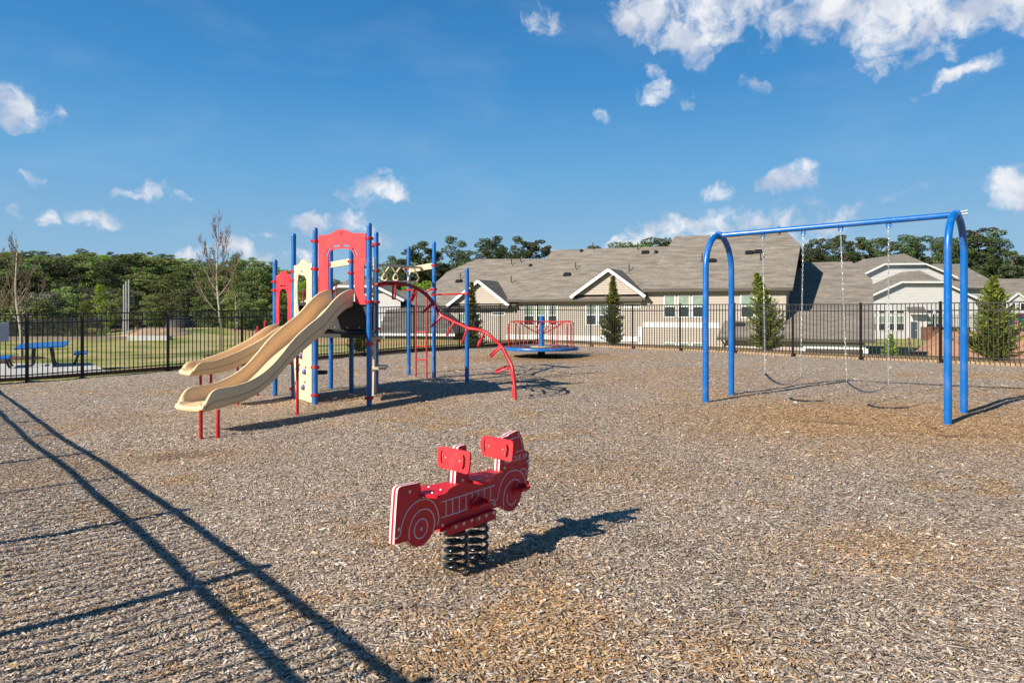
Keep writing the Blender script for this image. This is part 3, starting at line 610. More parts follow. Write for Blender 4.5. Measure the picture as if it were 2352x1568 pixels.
ribbon(zH, [(230, 340), (420, 335), (560, 300)], .05, .05, 13.8, 14.2, .05, 'beam', BEIGE2)
for pts, Y0, Y1 in (([(680, 385), (760, 505), (815, 590), (830, 650), (800, 700), (740, 720), (700, 690), (700, 620), (760, 520), (870, 365)], 14.6, 15.1),
                    ([(940, 370), (1050, 530), (1100, 610), (1105, 660), (1070, 705), (1010, 710), (985, 680), (985, 620), (1045, 530), (1150, 378)], 15.2, 15.7),
                    ([(1240, 410), (1330, 530), (1375, 600), (1380, 660), (1355, 715), (1375, 600), (1450, 400)], 15.9, 16.4),
                    ([(1495, 390), (1570, 510), (1620, 620), (1615, 690), (1580, 740)], 16.6, 16.9),
                    ([(600, 728), (690, 720), (760, 735), (900, 728), (1010, 730), (1060, 742), (1200, 738), (1300, 735), (1370, 745), (1400, 760), (1500, 752), (1585, 742)], 14.4, 16.9)):
    tubepx(zH, pts, Y0, Y1, .019, 'loop_rung', BEIGE2, 8, 4)
# arching climber of two rails with hanging rungs
rail = [(770, 562), (810, 556), (850, 548), (900, 544), (945, 545), (1000, 553), (1050, 565), (1095, 585), (1140, 612), (1180, 645), (1215, 690), (1245, 735), (1270, 775), (1300, 800), (1350, 825), (1400, 850), (1450, 872), (1500, 895), (1560, 903), (1620, 920), (1655, 942), (1700, 985), (1750, 1030), (1778, 1078), (1802, 1125), (1822, 1165), (1835, 1205), (1845, 1290), (1852, 1370), (1858, 1440)]
gb = G(*zB(1858, 1440))
def railpt(i, off=0.0):
    t = i / (len(rail) - 1); Y = (PX['e'].y - .1) * (1 - t) + gb.y * t; q = P(*zB(*rail[i]), Y); q.y += off; return q
R1 = [railpt(i) for i in range(len(rail))]; R1[-1].z = gh(R1[-1].x, R1[-1].y) - .1
R2 = [p + Vector((-.03, .44, 0)) for p in R1]; R2[-1].z -= .0
MB().tube(smooth_path(R1, 3), .030, 10).build('climber_rail', RED, ps, smooth=True); MB().tube(smooth_path(R2, 3), .030, 10).build('climber_rail', RED, ps, smooth=True)
for (x0, y0, x1, y1) in [(922, 548, 915, 665), (1090, 590, 1050, 682), (1220, 698, 1145, 770), (1290, 795, 1215, 877), (1385, 848, 1330, 945), (1485, 895, 1450, 1003), (1618, 925, 1572, 1030), (1748, 1032, 1668, 1112), (1812, 1192, 1712, 1232)]:
    i = min(range(len(rail)), key=lambda k: (rail[k][0] - x0) ** 2 + (rail[k][1] - y0) ** 2); Y = R1[i].y
    a = P(*zB(x0, y0), Y); b = P(*zB(x1, y1), Y); o = Vector((-.03, .44, 0)); dd = (b - a).normalized() * .03
    MB().tube([a, b - dd, b + o * .04, b + o * .96, b + o - dd, a + o], .020, 8).build('climber_rung', RED, ps, smooth=True)
# straight ladder and the turning bar
lu = [P(*zB(1097, 1255), 16.7), P(*zB(1178, 1270), 16.5)]
tops = [P(*zB(1094, 612), 16.7), P(*zB(1176, 612), 16.5)]
for q, t, e in ((lu[0], tops[0], v3(PX['h'], P(939, 666, 17.4).z)), (lu[1], tops[1], v3(PX['i'], P(997, 664.6, 16.5).z))):
    MB().tube([Vector((t.x, t.y, q.z - .15)), t, t + Vector((0, 0, .03)) + (e - t) * .12, e], .021, 8).build('ladder_rail', RED, ps, smooth=True)
for y in (920, 1028, 1132):
    MB().tube([P(*zB(1096, y), 16.7), P(*zB(1179, y + 1), 16.5)], .017, 8).build('ladder_rung', RED, ps, smooth=True)
MB().tube([v3(PX['i'], P(997, 676.6, 16.5).z), v3(PX['j'], P(1072.7, 674.5, 15.27).z)], .021, 10).build('turning_bar', RED, ps, smooth=True)
# slides
def interp(tab, s): return float(np.interp(s, [t[0] for t in tab], [t[1] for t in tab]))
def slide(mid, d, e, top, bot, L_, hw, name, label):
    S_ = np.concatenate([np.linspace(0, L_ - .22, 48), L_ - .22 * (1 - np.linspace(0, 1, 13)[1:]) ** 1.3]); rows = []
    for s in S_:
        t, b = interp(top, s), interp(bot, s); rows.append((s, t, b))
    sm = []
    for i in range(len(rows)):
        w_ = rows[max(0, i - 2):i + 3] if i < 46 else rows[max(0, i - 1):i + 2]; sm.append((rows[i][0], sum(q[1] for q in w_) / len(w_), sum(q[2] for q in w_) / len(w_)))
    m = MB(); vs = []; n = 0
    for (s, t, b) in sm:
        bed = b + .075; t = max(t, bed + .02)
        prof = [(-hw + .02, b + .03), (-hw + .05, b), (-.1, b - .005), (.1, b - .005), (hw - .05, b), (hw - .02, b + .03), (hw - .012, (b + t) / 2), (hw, t - .012), (hw - .008, t + .006), (hw - .034, t + .006), (hw - .044, t - .012),
                (hw - .058, (bed + t) / 2 + .02), (hw - .07, bed + .05), (hw - .10, bed + .012), (hw - .15, bed), (0, bed - .004), (-hw + .15, bed), (-hw + .10, bed + .012), (-hw + .07, bed + .05), (-hw + .058, (bed + t) / 2 + .02), (-hw + .044, t - .012), (-hw + .034, t + .006), (-hw + .008, t + .006), (-hw, t - .012), (-hw + .012, (b + t) / 2)]
        n = len(prof); c = mid + d * s
        vs += [(c.x + e.x * w_, c.y + e.y * w_, z) for (w_, z) in prof]
    # rounded lip
    s, t, b = sm[-1]; cz = b + .042
    for th_ in (20, 40, 60, 75):
        a_ = math.radians(th_); c = mid + d * (s + .045 * math.sin(a_)); q_ = math.cos(a_)
        vs += [(c.x + e.x * w_ * (1 - .03 * (1 - q_)), c.y + e.y * w_ * (1 - .03 * (1 - q_)), cz + (z - cz) * q_) for (w_, z) in prof]
    k = len(vs) // n; fs = []
    for i in range(k - 1):
        for j in range(n): fs.append((i * n + j, i * n + (j + 1) % n, (i + 1) * n + (j + 1) % n, (i + 1) * n + j))
    fs += [tuple(range(n))]
    fs += [tuple((k - 1) * n + j for j in range(n))[::-1]]
    m.add(vs, fs); o = m.build(name, BEIGE, ps, smooth=True, label=label)
    sm_ = MB()
    for sg_ in (-1, 1):     # moulded seam line along each side wall
        pts = [(mid + d * s + e * (sg_ * (hw - .006))).to_3d() + Vector((0, 0, b + (t - b) * .42)) for (s, t, b) in sm[1:-1]]; sm_.tube(pts, .0045, 6)
    sm_.build('seam', mat('seam_tan', (.62, .46, .27), .5), o)
    return o
mc = (PX['c'] + PX['d']) / 2; d_ = Vector((-.427, -.904)).normalized(); e_ = Vector((1.10, -.52)).normalized()
TOPB = [(-.05, 1.98), (.22, 1.935), (.5, 1.79), (.8, 1.53), (1.15, 1.345), (1.5, 1.13), (1.75, .90), (2.0, .71), (2.3, .575), (2.6, .515), (2.90, .51), (2.98, .50), (3.04, .475), (3.09, .43), (3.13, .37), (3.17, .30)]
BOTB = [(-.05, 1.69), (.26, 1.58), (.5, 1.40), (.71, 1.21), (1.02, 1.06), (1.31, .90), (1.59, .72), (1.85, .52), (2.17, .35), (2.47, .275), (2.81, .24), (3.2, .205)]
slide(mc + d_ * .0, d_, e_, TOPB, BOTB, 3.17, .275, 'slide', 'tall tan wave slide from the upper deck')
ma = (PX['a'] + PX['b']) / 2; d2_ = Vector((-.654, -.757)).normalized(); e2_ = Vector((.52, -.45)).normalized()
TOPS = [(-.05, 1.335), (.22, 1.28), (.42, 1.17), (.6, 1.04), (1.06, .83), (1.55, .675), (1.74, .67), (1.80, .655), (1.85, .62), (1.89, .57), (1.92, .52)]
BOTS = [(-.05, 1.03), (.22, .98), (.42, .88), (.6, .78), (.92, .60), (1.25, .475), (1.6, .44), (1.93, .43)]
slide(ma, d2_, e2_, TOPS, BOTS, 1.92, .25, 'slide', 'short tan slide behind the tall one')
def leg(px, py, ztop, r=.024):
    g = G(px, py); MB().tube([(g.x, g.y, g.z - .1), (g.x, g.y, ztop)], r, 12).build('slide_support', RED, ps, smooth=True)
leg(461.3, 1007, .27); leg(500.6, 1006, .27)
g = G(683, 953); MB().tube([(g.x, g.y, g.z - .1), (g.x - .0, g.y + .0, P(683, 822, g.y).z), P(682, 812, g.y + .02)], .024, 12).build('slide_support', RED, ps, smooth=True)
for (s_, w_, t_) in ((1.62, -.12, .47), (1.55, .14, .47), (1.02, .1, .58)):
    q = ma + d2_ * s_ + e2_ * w_; MB().tube([(q.x, q.y, gh(q.x, q.y) - .1), (q.x, q.y, t_)], .024, 12).build('slide_support', RED, ps, smooth=True)
q = P(592, 755, 14.0); MB().tube([(q.x, q.y, gh(q.x, q.y) - .1), (q.x, q.y, P(592, 749, 14.0).z)], .024, 12).build('slide_support', RED, ps, smooth=True)
q = P(737, 855, 13.6); MB().box(q, (.22, .2, .07)).build('pod_step', DARK, ps, bevel=.01); MB().tube([(q.x - .15, q.y, gh(q.x, q.y) - .1), (q.x - .15, q.y, q.z), (q.x - .05, q.y, q.z)], .02, 8).build('pod_arm', BLK, ps)
# ------------------------------------------------------------------ spring rider
RA = Vector((-.527, 3.97)); RD = Vector((.612, .79)).normalized(); RN = Vector((RD.y, -RD.x, 0))     # RN: out of the visible face
def TP(x, y): return ONP(RA, RD, *zE(x, y))
sr = empty('spring_rider', (-.2, 4.4, gh(-.2, 4.4)), 'red fire truck spring rider on two black coil springs', 'spring rider')
truck = [(162, 1090), (166, 1000), (176, 830), (187, 665), (192, 625), (203, 605), (225, 592), (370, 562), (382, 568), (386, 600), (389, 650), (400, 690), (440, 702), (520, 690), (575, 665), (600, 640), (618, 605), (645, 588), (680, 580), (690, 430), (702, 285), (706, 262), (718, 252), (766, 238), (774, 246), (778, 300), (790, 420), (796, 520), (802, 545), (830, 562), (880, 566), (940, 555), (972, 545), (985, 515), (1003, 485), (1030, 473), (1055, 466),
         (1066, 300), (1076, 190), (1086, 178), (1128, 164), (1140, 150), (1160, 140), (1200, 122), (1222, 122), (1232, 140), (1248, 185), (1262, 240), (1268, 285), (1292, 292), (1306, 302), (1308, 340), (1306, 420), (1296, 500), (1286, 540), (1300, 545), (1308, 556), (1306, 588), (1290, 604), (1246, 636), (1238, 680), (1222, 730), (1195, 775), (1165, 800), (1135, 806), (1105, 795), (1080, 775), (1066, 758),
         (1000, 785), (990, 792), (800, 868), (600, 940), (560, 952), (492, 966), (482, 1000), (455, 1042), (425, 1075), (385, 1100), (345, 1108), (308, 1092), (285, 1068), (275, 1055)]
TL = [TP(*p) for p in truck]; th = .019
def off(l, k): return [p - RN * k for p in l]
for k in (0.0, .030):
    m = MB(); m.plate([off(TL, k)], -RN * .003, 0); m.plate([off(TL, k + .003)], -RN * (th - .006), 1, 1); m.plate([off(TL, k + th - .003)], -RN * .003, 0)
    m.build('side_panel', [REDR, WHITE], sr)
ctr = Vector((sum(p.x for p in TL) / len(TL), sum(p.y for p in TL) / len(TL), sum(p.z for p in TL) / len(TL)))
m = MB(); m.plate([off([ctr + (p - ctr) * .997 for p in TL], th)], -RN * (.030 - th)); m.build('middle_panel', REDR, sr)
def groove(parent, lines, wd=.0036, name='groove'):
    m = MB()
    for l in lines: m.tube([TP(*p) + RN * .0005 for p in l], wd, 6)
    return m.build(name, GROOVE, parent)
sp = lambda l, k=3: l
fa = [(170, 1040), (190, 1022), (208, 1008), (216, 955), (225, 910), (240, 865), (265, 810), (298, 765), (335, 730), (380, 705), (430, 697), (475, 712), (508, 750), (528, 800), (536, 850), (533, 890), (526, 920)]
wa = [(287, 1045), (284, 1000), (288, 950), (305, 890), (335, 835), (375, 797), (420, 782), (462, 793), (490, 830), (502, 880), (500, 925), (487, 965)]
ring = [(385 + 56 * math.cos(t) * 1.0 + 10 * math.sin(t) * -1, 950 + 84 * math.sin(t) - 10 * math.cos(t)) for t in [2 * math.pi * k / 24 for k in range(25)]]
lad = [[(560, 725), (700, 682), (860, 631), (1012, 583)], [(560, 858), (700, 813), (775, 783)], [(935, 725), (1010, 703)]] + [[(a, b), (a, c)] for a, b, c in ((600, 713, 843), (655, 697, 827), (712, 680, 808), (770, 662, 785), (822, 645, 690), (873, 630, 680), (925, 614, 690), (978, 597, 712))]
fb = [(985, 745), (1012, 722), (1035, 700), (1048, 640), (1062, 580), (1085, 530), (1112, 490), (1150, 462), (1190, 452), (1228, 462), (1255, 492), (1270, 535), (1276, 572)]
wb = [(1090, 772), (1085, 720), (1092, 655), (1110, 600), (1140, 556), (1175, 532), (1210, 536), (1235, 565), (1245, 600)]
wc = [(1122, 655), (1117, 690), (1122, 725), (1140, 748), (1162, 748), (1182, 728), (1197, 700)]
win_ = [(1120, 205), (1150, 190), (1228, 170), (1245, 225), (1258, 280), (1190, 302)]
groove(sr, [fa, wa, ring, fb, wb, wc, win_, [(1232, 452), (1255, 440), (1274, 440), (1280, 470), (1276, 510)], [(1303, 320), (1300, 420), (1288, 500)]] + lad)
ra_, rb_ = TP(1097, 402), TP(1285, 345); ln_ = (rb_ - ra_).dot(Vector((RD.x, RD.y, 0)))
cu = bpy.data.curves.new('lettering', 'FONT'); cu.body = 'RESCUE 59'; cu.size = ln_ / 5.3; cu.extrude = .0008; cu.space_character = 1.12
to = bpy.data.objects.new('t', cu); COL.objects.link(to); dg = bpy.context.evaluated_depsgraph_get(); me = bpy.data.meshes.new_from_object(to.evaluated_get(dg)); bpy.data.objects.remove(to)
me.materials.clear(); me.materials.append(GROOVE)
xs_ = [v.co.x for v in me.vertices]; sc_ = ln_ / (max(xs_) - min(xs_)); zb_ = ra_.z
for v in me.vertices:
    p = ra_ + Vector((RD.x, RD.y, 0)) * (v.co.x * sc_) + Vector((0, 0, v.co.y * sc_ * 1.0)) + RN * (.001 + v.co.z)
    v.co = p - sr.location
to = bpy.data.objects.new('lettering', me); COL.objects.link(to); to.parent = sr
def bolt(p, r=.011, n_=RN, par=None): MB().lathe(p, [(r, 0), (r, .003), (r * .6, .006)], 12, ax=n_).build('bolt', BOLT, par or sr, smooth=True)
for q in [(290, 638), (197, 955), (388, 955), (570, 922), (740, 540), (1095, 435), (1290, 378), (1012, 748), (1295, 590), (1215, 150)]: bolt(TP(*q))
lowr = MB()
for l in ([(598, 945), (606, 925), (628, 912), (808, 848), (808, 925), (604, 1000)], [(812, 925), (812, 846), (988, 783), (993, 790), (993, 850), (985, 862)]):
    lowr.plate([[TP(*p) + RN * .001 for p in l]], RN * .032)
    lowr.plate([[TP(*p) - RN * .052 for p in l]], -RN * .032)
lowr.build('bracket_plate', REDR, sr, bevel=.004)
for q in [(650, 928), (718, 900), (786, 873), (847, 857), (910, 833), (972, 810)]: bolt(TP(*q) + RN * .032, .012)
for q in ((845, 735), (1197, 607)):
    c = TP(*q); MB().lathe(c, [(.043, 0), (.043, .008), (.02, .012), (.016, .02)], 20, ax=RN).build('peg_flange', REDR, sr, smooth=True)
    dx = Vector((RD.x, RD.y, 0)); A_ = [c + RN * .008 - dx * .04, c + RN * .008 + dx * .045, c + RN * .075 + dx * .045 , c + RN * .075 - dx * .03]
    m = MB().plate([[p + Vector((0, 0, -.008)) for p in A_]], (0, 0, .016)); m.plate([[A_[1] + Vector((0, 0, .03)), A_[1] - Vector((0, 0, .035)), A_[2] - Vector((0, 0, .01)), A_[2] + Vector((0, 0, .02))]], dx * .012)
    m.build('foot_peg', REDR, sr, bevel=.003)
    c2 = c - RN * .05; A_ = [c2 - dx * .055, c2 + dx * .055, c2 - RN * .14 + dx * .045, c2 - RN * .14 - dx * .045]
    MB().plate([[p + Vector((0, 0, -.008)) for p in A_]], (0, 0, .016)).build('foot_peg', REDR, sr, bevel=.003)
def handle(base, outl, slots, bolts, tilt=0):
    b = TP(*base); A_ = (b.x, b.y); dv = (RN.x, RN.y); f_ = Vector((RD.x, RD.y, 0)) * -.014
    pr = lambda l: [ONP(A_, dv, *zE(*p)) for p in l]
    o = MB().plate([pr(outl)] + [pr(s) for s in slots], f_).build('handle_plate', REDP, sr, bevel=.004)
    for q in bolts: bolt(ONP(A_, dv, *zE(*q)) + f_, .0085, Vector((-RD.x, -RD.y, 0)), o)
def rnd(l, r=.3):
    o = []; k = len(l)
    for i in range(k):
        a, b, c = l[i - 1], l[i], l[(i + 1) % k]
        p = (b[0] + (a[0] - b[0]) * r, b[1] + (a[1] - b[1]) * r); q = (b[0] + (c[0] - b[0]) * r, b[1] + (c[1] - b[1]) * r)
        for t in (0, .33, .66, 1): o.append(((1 - t) ** 2 * p[0] + 2 * t * (1 - t) * b[0] + t * t * q[0], (1 - t) ** 2 * p[1] + 2 * t * (1 - t) * b[1] + t * t * q[1]))
    return o
handle((700, 400), rnd([(545, 246), (700, 275), (818, 300), (812, 400), (800, 490), (680, 455), (550, 430), (538, 340)], .25), [[(573, 285), (588, 278), (582, 330), (584, 395), (570, 388), (565, 335)], [(755, 322), (770, 325), (780, 360), (775, 420), (765, 450), (746, 442), (756, 400), (760, 360)]], [(612, 347), (730, 377)])
handle((1062, 330), rnd([(912, 158), (1060, 180), (1182, 205), (1178, 300), (1168, 385), (1050, 352), (915, 328), (904, 240)], .25), [[(938, 192), (950, 190), (945, 240), (948, 298), (936, 292), (930, 240)], [(1122, 232), (1140, 236), (1148, 270), (1142, 320), (1132, 348), (1114, 340), (1122, 300), (1127, 265)]], [(979, 250), (1097, 279)])
def seat(x0, x1, y):     # plate that lies across the two panels
    a, b = TP(x0, y), TP(x1, y); z = (a.z + b.z) / 2 ; dx = Vector((RD.x, RD.y, 0)); l = (b - a).dot(dx); c0 = a - RN * .024; c0.z = z; pts = []
    for s_ in (1, -1):
        row = [(0.0, .085), (.08, .125), (.22, .135), (.38, .12), (.55, .085), (.75, .06), (1.0, .052)]
        if s_ < 0: row = row[::-1]
        pts += [c0 + dx * (t * l) + RN * (w_ * s_) for t, w_ in row]
    o = MB().plate([pts], (0, 0, .016)).build('seat', REDR, sr, bevel=.004)
    for t, w_ in ((.18, .06), (.18, -.06), (.45, .05), (.45, -.05)): MB().lathe(c0 + dx * (t * l) + RN * w_ + Vector((0, 0, .016)), [(.008, 0), (.006, .004)], 10).build('bolt', BOLT, o)
    for t in (.35,):
        MB().box(c0 + dx * (t * l) + RN * .012 - Vector((0, 0, .02)), (.022, .012, .03), dx, RN).build('seat_bracket', BOLT, o)
seat(392, 690, 632); seat(800, 1060, 520)
for (px, x, y) in ((1047, 690, 985), (1096, 885, 905)):
    u = (px - HX) / F; A_ = RA - Vector((RN.x, RN.y)) * .024; s_ = (u * A_.y - A_.x) / (RD.x - u * RD.y); c = A_ + RD * s_
    z1 = TP(x, y).z - .002; z0 = gh(c.x, c.y) - .04; turns = 5.6; k = 150; r = .066
    pts = [(c.x + r * math.cos(2 * math.pi * turns * i / k + 1), c.y + r * math.sin(2 * math.pi * turns * i / k + 1), z0 + (z1 - z0) * i / k) for i in range(k + 1)]
    MB().tube(pts, .0112, 9).build('coil_spring', BLKG, sr, smooth=True)
    MB().lathe((c.x, c.y, z1 - .015), [(.062, 0), (.062, .02)], 20).build('spring_cap', BLK, sr)
# ------------------------------------------------------------------ swings
sf, sb, rf, rb = G(1621, 923), G(1680, 907), G(2177, 972), G(2214, 948)
sm1, sm2 = (sf + sb) / 2, (rf + rb) / 2
ap1 = P(1650, 541, sm1.y); ap2 = P(2190, 493, sm2.y); ap1.x, ap2.x = sm1.x, sm2.x
ss_ = empty('swing_set', (sm1 + sm2) / 2, 'tall blue tube swing frame with two arched ends', 'swing set')
bd = (ap2 - ap1).normalized()
def arch(a, b, ap):
    c = (a + b) / 2; h = (b - a) / 2; r = h.length; pts = [Vector((a.x, a.y, a.z - .1)), Vector((a.x, a.y, ap.z - r * 1.1))]
    for k in range(1, 14):
        t = math.pi * (1 - k / 14); pts.append(Vector((c.x, c.y, 0)) + Vector((h.x, h.y, 0)) * math.cos(t) + Vector((0, 0, ap.z - r * 1.1 + r * 1.1 * math.sin(t))))
    pts += [Vector((b.x, b.y, ap.z - r * 1.1)), Vector((b.x, b.y, b.z - .1))]
    MB().tube(pts, .0525, 20).build('arched_leg', BLUE2, ss_, smooth=True)
    MB().lathe(Vector((ap.x, ap.y, ap.z)) - bd * .0, [(.066, -.05), (.07, -.04), (.07, .04), (.066, .05)], 20, ax=h.to_3d()).build('top_collar', BLUE2, ss_, smooth=True)
arch(sf, sb, ap1); arch(rf, rb, ap2)
MB().tube([ap1, ap2], .047, 20).build('top_beam', BLUE2, ss_, smooth=True)
for ap, s_ in ((ap1, -1), (ap2, 1)):
    m = MB(); m.lathe(ap, [(.014, 0), (.014, .13), (.02, .131), (.02, .145)], 8, ax=bd * s_); m.lathe(ap + Vector((0, 0, .03)), [(.010, 0), (.010, .13), (.016, .131), (.016, .142)], 8, ax=bd * s_ + Vector((0, 0, .12))); m.build('end_bolt', GALV, ss_, smooth=True)
bd2 = Vector((bd.x, bd.y)).normalized(); BA = Vector((ap1.x, ap1.y))
def onbeam(px): q = ONP(BA, bd2, px, 700); t = (Vector((q.x, q.y)) - BA).length / (Vector((ap2.x, ap2.y)) - BA).length; return ap1.lerp(ap2, t)
hang = [onbeam(x) for x in (1752, 1845, 1931, 2041)]
side = Vector((-bd2.y, bd2.x, 0)); bx = Vector((bd2.x, bd2.y, 0))
for h in hang:
    m = MB(); z = Vector((0, 0, 1))
    m.tube([h - z * .03 - bx * .03, h - z * .10 - bx * .028, h - z * .125, h - z * .10 + bx * .028, h - z * .03 + bx * .03], .010, 8); m.lathe(h, [(.052, -.035), (.052, .035)], 20, ax=bx)
    m.build('chain_hanger', BLUE2, ss_, smooth=True); m = MB(); m.lathe(h - z * .115 - side * .012, [(.012, -.018), (.012, .018)], 8, ax=side); m.tube([h - z * .11, h - z * .15, h - z * .165], .008, 6); m.build('swivel', GALV, ss_)
def chain(a, b, par):
    d = (b - a); L_ = d.length; n = int(L_ / .043); d.normalize(); u, w_, _ = basis(d); m = MB(); ang0 = random.uniform(0, 3)
    for i in range(n):
        c = a + d * ((i + .5) / n * L_); q = u * math.cos(ang0 + i * 1.57 + i * .05) + w_ * math.sin(ang0 + i * 1.57 + i * .05)
        pts = [c + d * (.0265 * sy) + q * (.0085 * sx) for sx, sy in ((1, .6), (.55, 1), (-.55, 1), (-1, .6), (-1, -.6), (-.55, -1), (.55, -1), (1, -.6))]
        m.tube(pts, .0037, 5, closed=True)
    m.build('chain', GALV, par, smooth=True)
random.seed(3)
for (ha, hb, pa, pb, low, lab) in ((hang[0], hang[1], (1757.4, 857), (1839, 865), 882, 'black belt swing hanging on chains nearer the left arch'), (hang[2], hang[3], (1944.7, 874.5), (2040.6, 881), 899.5, 'black belt swing hanging on chains nearer the right arch')):
    a = ONP(BA, bd2, *pa); b = ONP(BA, bd2, *pb); mid = (a + b) / 2; zl = P((pa[0] + pb[0]) / 2, low, mid.y).z
    sw = empty('swing', (mid.x, mid.y, zl), lab, 'swing', 'belt swings')
    z = Vector((0, 0, 1)); chain(ha - z * .165, a + z * .06, sw); chain(hb - z * .165, b + z * .06, sw)
    for q, sg_ in ((a, 1), (b, -1)):
        m = MB(); m.plate([[q + z * .07 - side * .006, q + side * .06 - z * .005, q - side * .06 - z * .005]], bx * .006); m.build('seat_bracket', GALV, sw)
    pts = []; k = 16
    for i in range(k + 1):
        t = i / k; p = a.lerp(b, t); p.z = a.z + (b.z - a.z) * t - ((a.z + b.z) / 2 - zl) * (1 - (2 * t - 1) ** 2); pts.append(p)
    m = MB(); vs = []; fs = []
    for i, p in enumerate(pts):
        for (s_, dz) in ((-.07, 0), (.07, 0), (.07, -.012), (-.07, -.012)): vs.append(p + side * s_ + z * dz)
    for i in range(k):
        for j in range(4): fs.append((i * 4 + j, i * 4 + (j + 1) % 4, i * 4 + 4 + (j + 1) % 4, i * 4 + 4 + j))
    fs += [(0, 1, 2, 3), (k * 4 + 3, k * 4 + 2, k * 4 + 1, k * 4)]; m.add(vs, fs); m.build('belt_seat', RUB, sw, smooth=True)
# galvanised anchor cap showing through the worn mulch below the left swing
g = G(1823, 925); tag(MB().lathe((g.x, g.y, g.z - .05), [(.05, 0), (.05, .07), (.035, .09), (.01, .1)], 12, ax=(.5, -.2, .6)).build('rock', mat('grey_stone', (.34, .33, .31), .8, noise=.3, bscale=20), smooth=True), 'small pale grey rock lying in the worn mulch under the left swing', 'rock')
# ------------------------------------------------------------------ merry-go-round
mg = Vector((1.03, 23.9)); gz0 = gh(mg.x, mg.y); mr_ = empty('merry_go_round', (mg.x, mg.y, gz0), 'blue and red merry-go-round with dark deck beside the back fence corner', 'merry-go-round')
c = (mg.x, mg.y, 0)
MB().lathe(c, [(1.255, .30), (1.25, .315), (.2, .315)], 64).build('deck', mat('dark_tread_deck', (.06, .062, .07), .55, noise=.3, bscale=40), mr_, smooth=True)
MB().lathe(c, [(1.2, .215), (1.285, .22), (1.30, .24), (1.30, .295), (1.285, .317), (1.256, .319), (1.256, .26), (1.2, .215)], 72).build('rim', BLUE, mr_, smooth=True)
MB().lathe(c, [(.9, .26), (.6, .2), (.17, .2), (.13, .16), (.13, gz0 - .1)], 32).build('hub', DARK, mr_, smooth=True)
MB().lathe(c, [(.40, .317), (.40, .33), (.12, .333)], 32).build('centre_ring', BEIGE2, mr_, smooth=True)
MB().lathe(c, [(.074, .31), (.074, 1.36), (.07, 1.385), (.05, 1.4), (.01, 1.405)], 20).build('centre_post', BLUE, mr_, smooth=True)
for k in range(8):
    a = math.radians(45 * k + 12); u = Vector((math.cos(a), math.sin(a), 0)); t = Vector((-u.y, u.x, 0)); o = Vector(c)
    def q(r, z, s=0): return o + u * r + t * s + Vector((0, 0, z))
    MB().tube(smooth_path([q(1.17, .31), q(1.17, .8), q(1.17, 1.08), q(1.13, 1.17), q(1.03, 1.205), q(.8, 1.205), q(.55, 1.205), q(.07, 1.205)], 3), .017, 8).build('handrail', RED, mr_, smooth=True)
    if k % 2 == 0:
        for s_ in (-1, 1):
            MB().tube(smooth_path([q(.85, .31, .30 * s_), q(.85, .8, .30 * s_), q(.85, 1.10, .28 * s_), q(.80, 1.17, .2 * s_), q(.74, 1.15, .12 * s_), q(.55, 1.02, .06 * s_), q(.3, .88, .03 * s_), q(.16, .82, .01 * s_), q(.07, .80, 0)], 3), .015, 8).build('handrail', RED, mr_, smooth=True)
    MB().lathe(q(1.17, .315), [(.04, 0), (.04, .01)], 10).build('foot_plate', RED, mr_)
# ------------------------------------------------------------------ picnic place
PZ = -.25
pl_ = [P(q, 712, Y) for q, Y in ((-160, 21.5), (-60, 24.6), (200, 24.2), (250, 21.3))]
A_ = pxline(A1 + nL * .22, dl, 258); B_ = pxline(A1 + nL * .22, dl, -260)
pad = [Vector((B_.x, B_.y, 0)), Vector((A_.x, A_.y, 0)), Vector((A_.x, A_.y, 0)) + Vector((nL.x, nL.y, 0)) * 2.6, Vector((B_.x, B_.y, 0)) + Vector((nL.x, nL.y, 0)) * 6]
MB().plate([[Vector((p.x, p.y, PZ + (.16 if i > 1 else 0))) for i, p in enumerate(pad)]], (0, 0, -.25)).build('concrete_pad', CONC)['kind'] = 'structure'
tc_ = P(101, 712, 21.3); pt = empty('picnic_table', (tc_.x, tc_.y, PZ), 'square blue topped picnic table with black legs and two attached seats beyond the fence', 'picnic table')
ta = math.radians(28); ax_ = Vector((math.cos(ta), math.sin(ta), 0)); ay_ = Vector((-math.sin(ta), math.cos(ta), 0)); T0 = Vector((tc_.x, tc_.y, PZ)); Z = Vector((0, 0, 1))
MB().box(T0 + Z * .765, (1.3, 1.3, .045), ax_, ay_).build('table_top', BLUE2, pt, bevel=.02)
for i, (sx, sy) in enumerate(((1, 0), (-1, 0))):
    dv = ax_ * sx + ay_ * sy; pv = ax_ * -sy + ay_ * sx
    MB().box(T0 + dv * 1.0 + Z * .455, (.36, .72, .045), dv, pv).build('seat', BLUE2, pt, bevel=.018)
    for s_ in (-1, 1):
        m = MB(); o = T0 + pv * (.2 * s_)
        pa = [o + dv * .22 + Z * .74, o + dv * .25 + Z * .45, o + dv * .27 + Z * .2, o + dv * .36 + Z * .09, o + dv * .52 + Z * .05, o + dv * .70 + Z * .06, o + dv * .82 + Z * .14, o + dv * .88 + Z * .28, o + dv * .93 + Z * .44]
        m.tube(smooth_path(pa, 3), [.034] * 25, 8); m.tube([o + dv * .36 + Z * .09, o + dv * .42 + Z * .0], .034, 8)
        m.build('leg', BLK, pt, smooth=True)
    MB().bar(T0 + dv * .25 + pv * .2 + Z * .35, T0 + dv * .25 - pv * .2 + Z * .35, .04, .05).build('cross_brace', BLK, pt)

pt.rotation_euler = (math.radians(5), 0, math.radians(0))
